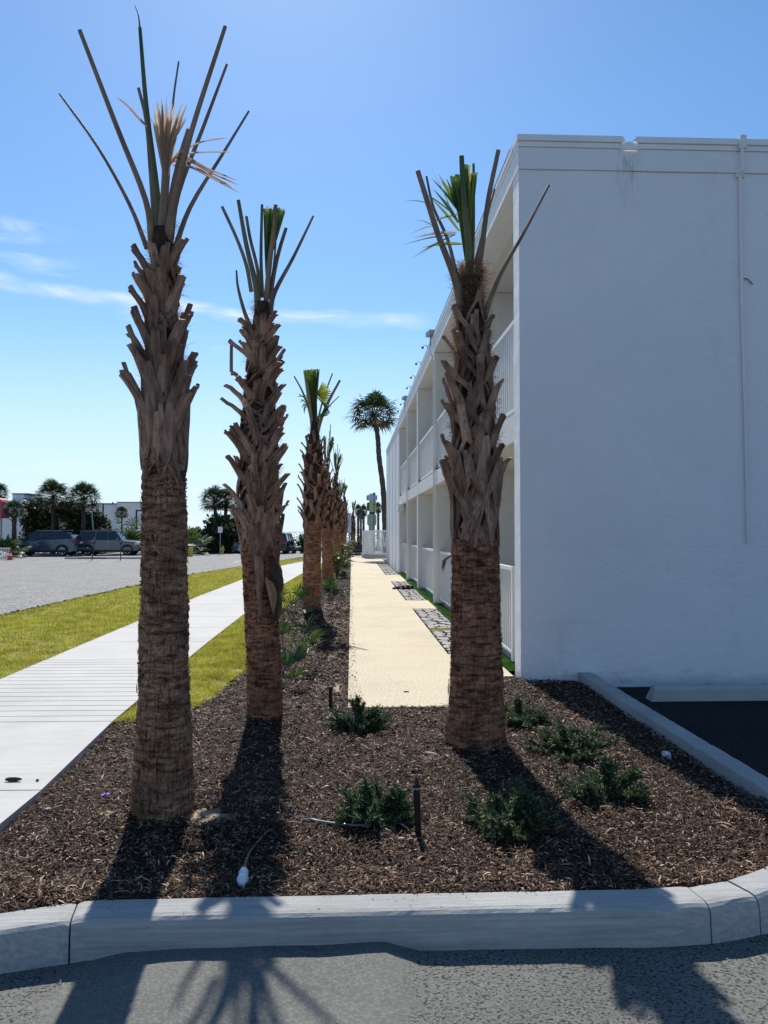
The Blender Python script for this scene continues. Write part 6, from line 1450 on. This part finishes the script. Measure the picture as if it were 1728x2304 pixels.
o = MB(); o.tube([q-pts_[0] for q in cr(pts_, 5)], .0075, 8); tag(o.build('drip_tubing', simple('sheen_grey_drip_tube', (.10, .105, .11), (.14, .145, .15), 10, .25, 0, spec=.8), None, True, pts_[0]), 'shiny dark drip tube running left from under the dark juniper', 'tube')  # grey colour stands in for the sheen on black tubing
p_ = bedpt(1500, 1690, .0); t = thing('pipe_elbow', 'white plastic pipe elbow sticking out of the mulch by the right kerb', 'pipe', p_)
h = MB(); h.tube(cr([(.022, 0, -.05), (.022, 0, .03), (.012, -.005, .055), (-.02, -.012, .060)], 4), .026, 12); h.build('elbow', M['plastic_white'], t, smooth=False); h = MB(); h.tube([(-.018, -.012, .06), (-.045, -.018, .060)], .031, 12); h.build('socket', M['plastic_white'], t); t.scale = (.65, .65, .65)
p_ = bedpt(237, 1795, .01); t = thing('purple_petals', 'purple flower petals lying on the mulch left of the nearest palm', 'flower', p_)
pm = simple('purple_petal', (.16, .08, .5), (.28, .16, .65), 30, .5, 0); h = MB()
for i in range(6): a = i*1.05; h.ribbon([(0, 0, 0), (.014*math.cos(a), .014*math.sin(a), .018), (.03*math.cos(a), .03*math.sin(a), .022)], [.004, .016, .004], (0, 0, 1), fold=.2)
h.build('petals', pm, t)
def pebble(name, label, cat, u, v, sx_, sy, sz, mat, z=None, seed=0, group=None):
    p_ = bedpt(u, v) if z is None else G(u, v, z); h = MB(); k = 10
    for j in range(6):
        ph = math.pi*j/5
        for i in range(k):
            a = 2*math.pi*i/k; w_ = 1+.3*noise.noise(Vector((math.cos(a)*2+seed, math.sin(a)*2, ph))); h.v.append((sx_*w_*math.sin(ph)*math.cos(a), sy*w_*math.sin(ph)*math.sin(a), sz*(1-math.cos(ph))/2*2*.6))
    h.f = [(j*k+i, j*k+(i+1) % k, (j+1)*k+(i+1) % k, (j+1)*k+i) for j in range(5) for i in range(k)]; h.m = [0]*len(h.f)
    return tag(h.build(name, mat, None, True, p_), label, cat, group)
pst = simple('pale_stone', (.5, .48, .44), (.65, .62, .56), 30, .8, .2)
pebble('pale_stone', 'upper of two white stones in the mulch beside the sidewalk corner', 'stone', 108, 1808, .020, .013, .013, pst, None, 1, 'white stones in the mulch')
pebble('pale_stone', 'lower longer white stone in the mulch beside the sidewalk', 'stone', 88, 1822, .024, .011, .011, pst, None, 2, 'white stones in the mulch')
pebble('pale_stone', 'pale stone in the mulch midway between sidewalk and nearest palm', 'stone', 187, 1876, .018, .017, .012, pst, None, 3, 'white stones in the mulch')
pebble('bark_scrap', 'dark scrap of bark lying on the sidewalk near the left edge', 'bark scrap', 30, 1758, .055, .014, .022, M['debris'], .0, 4)
pebble('bark_crumb', 'tiny dark crumb on the sidewalk right of the bark scrap', 'crumb', 84, 1758, .010, .008, .012, M['debris'], .0, 5)
pebble('fallen_leaf', 'small dark leaf lying on the near end of the cream path', 'leaf', 914, 1557, .028, .016, .008, M['debris'], .0, 6)
pebble('wood_chunk', 'long pale wood chunk in the mulch near the curved kerb', 'wood chunk', 1460, 1941, .045, .013, .015, simple('pale_wood', (.3, .2, .12), (.42, .3, .2), 20, .8, .3), None, 7)
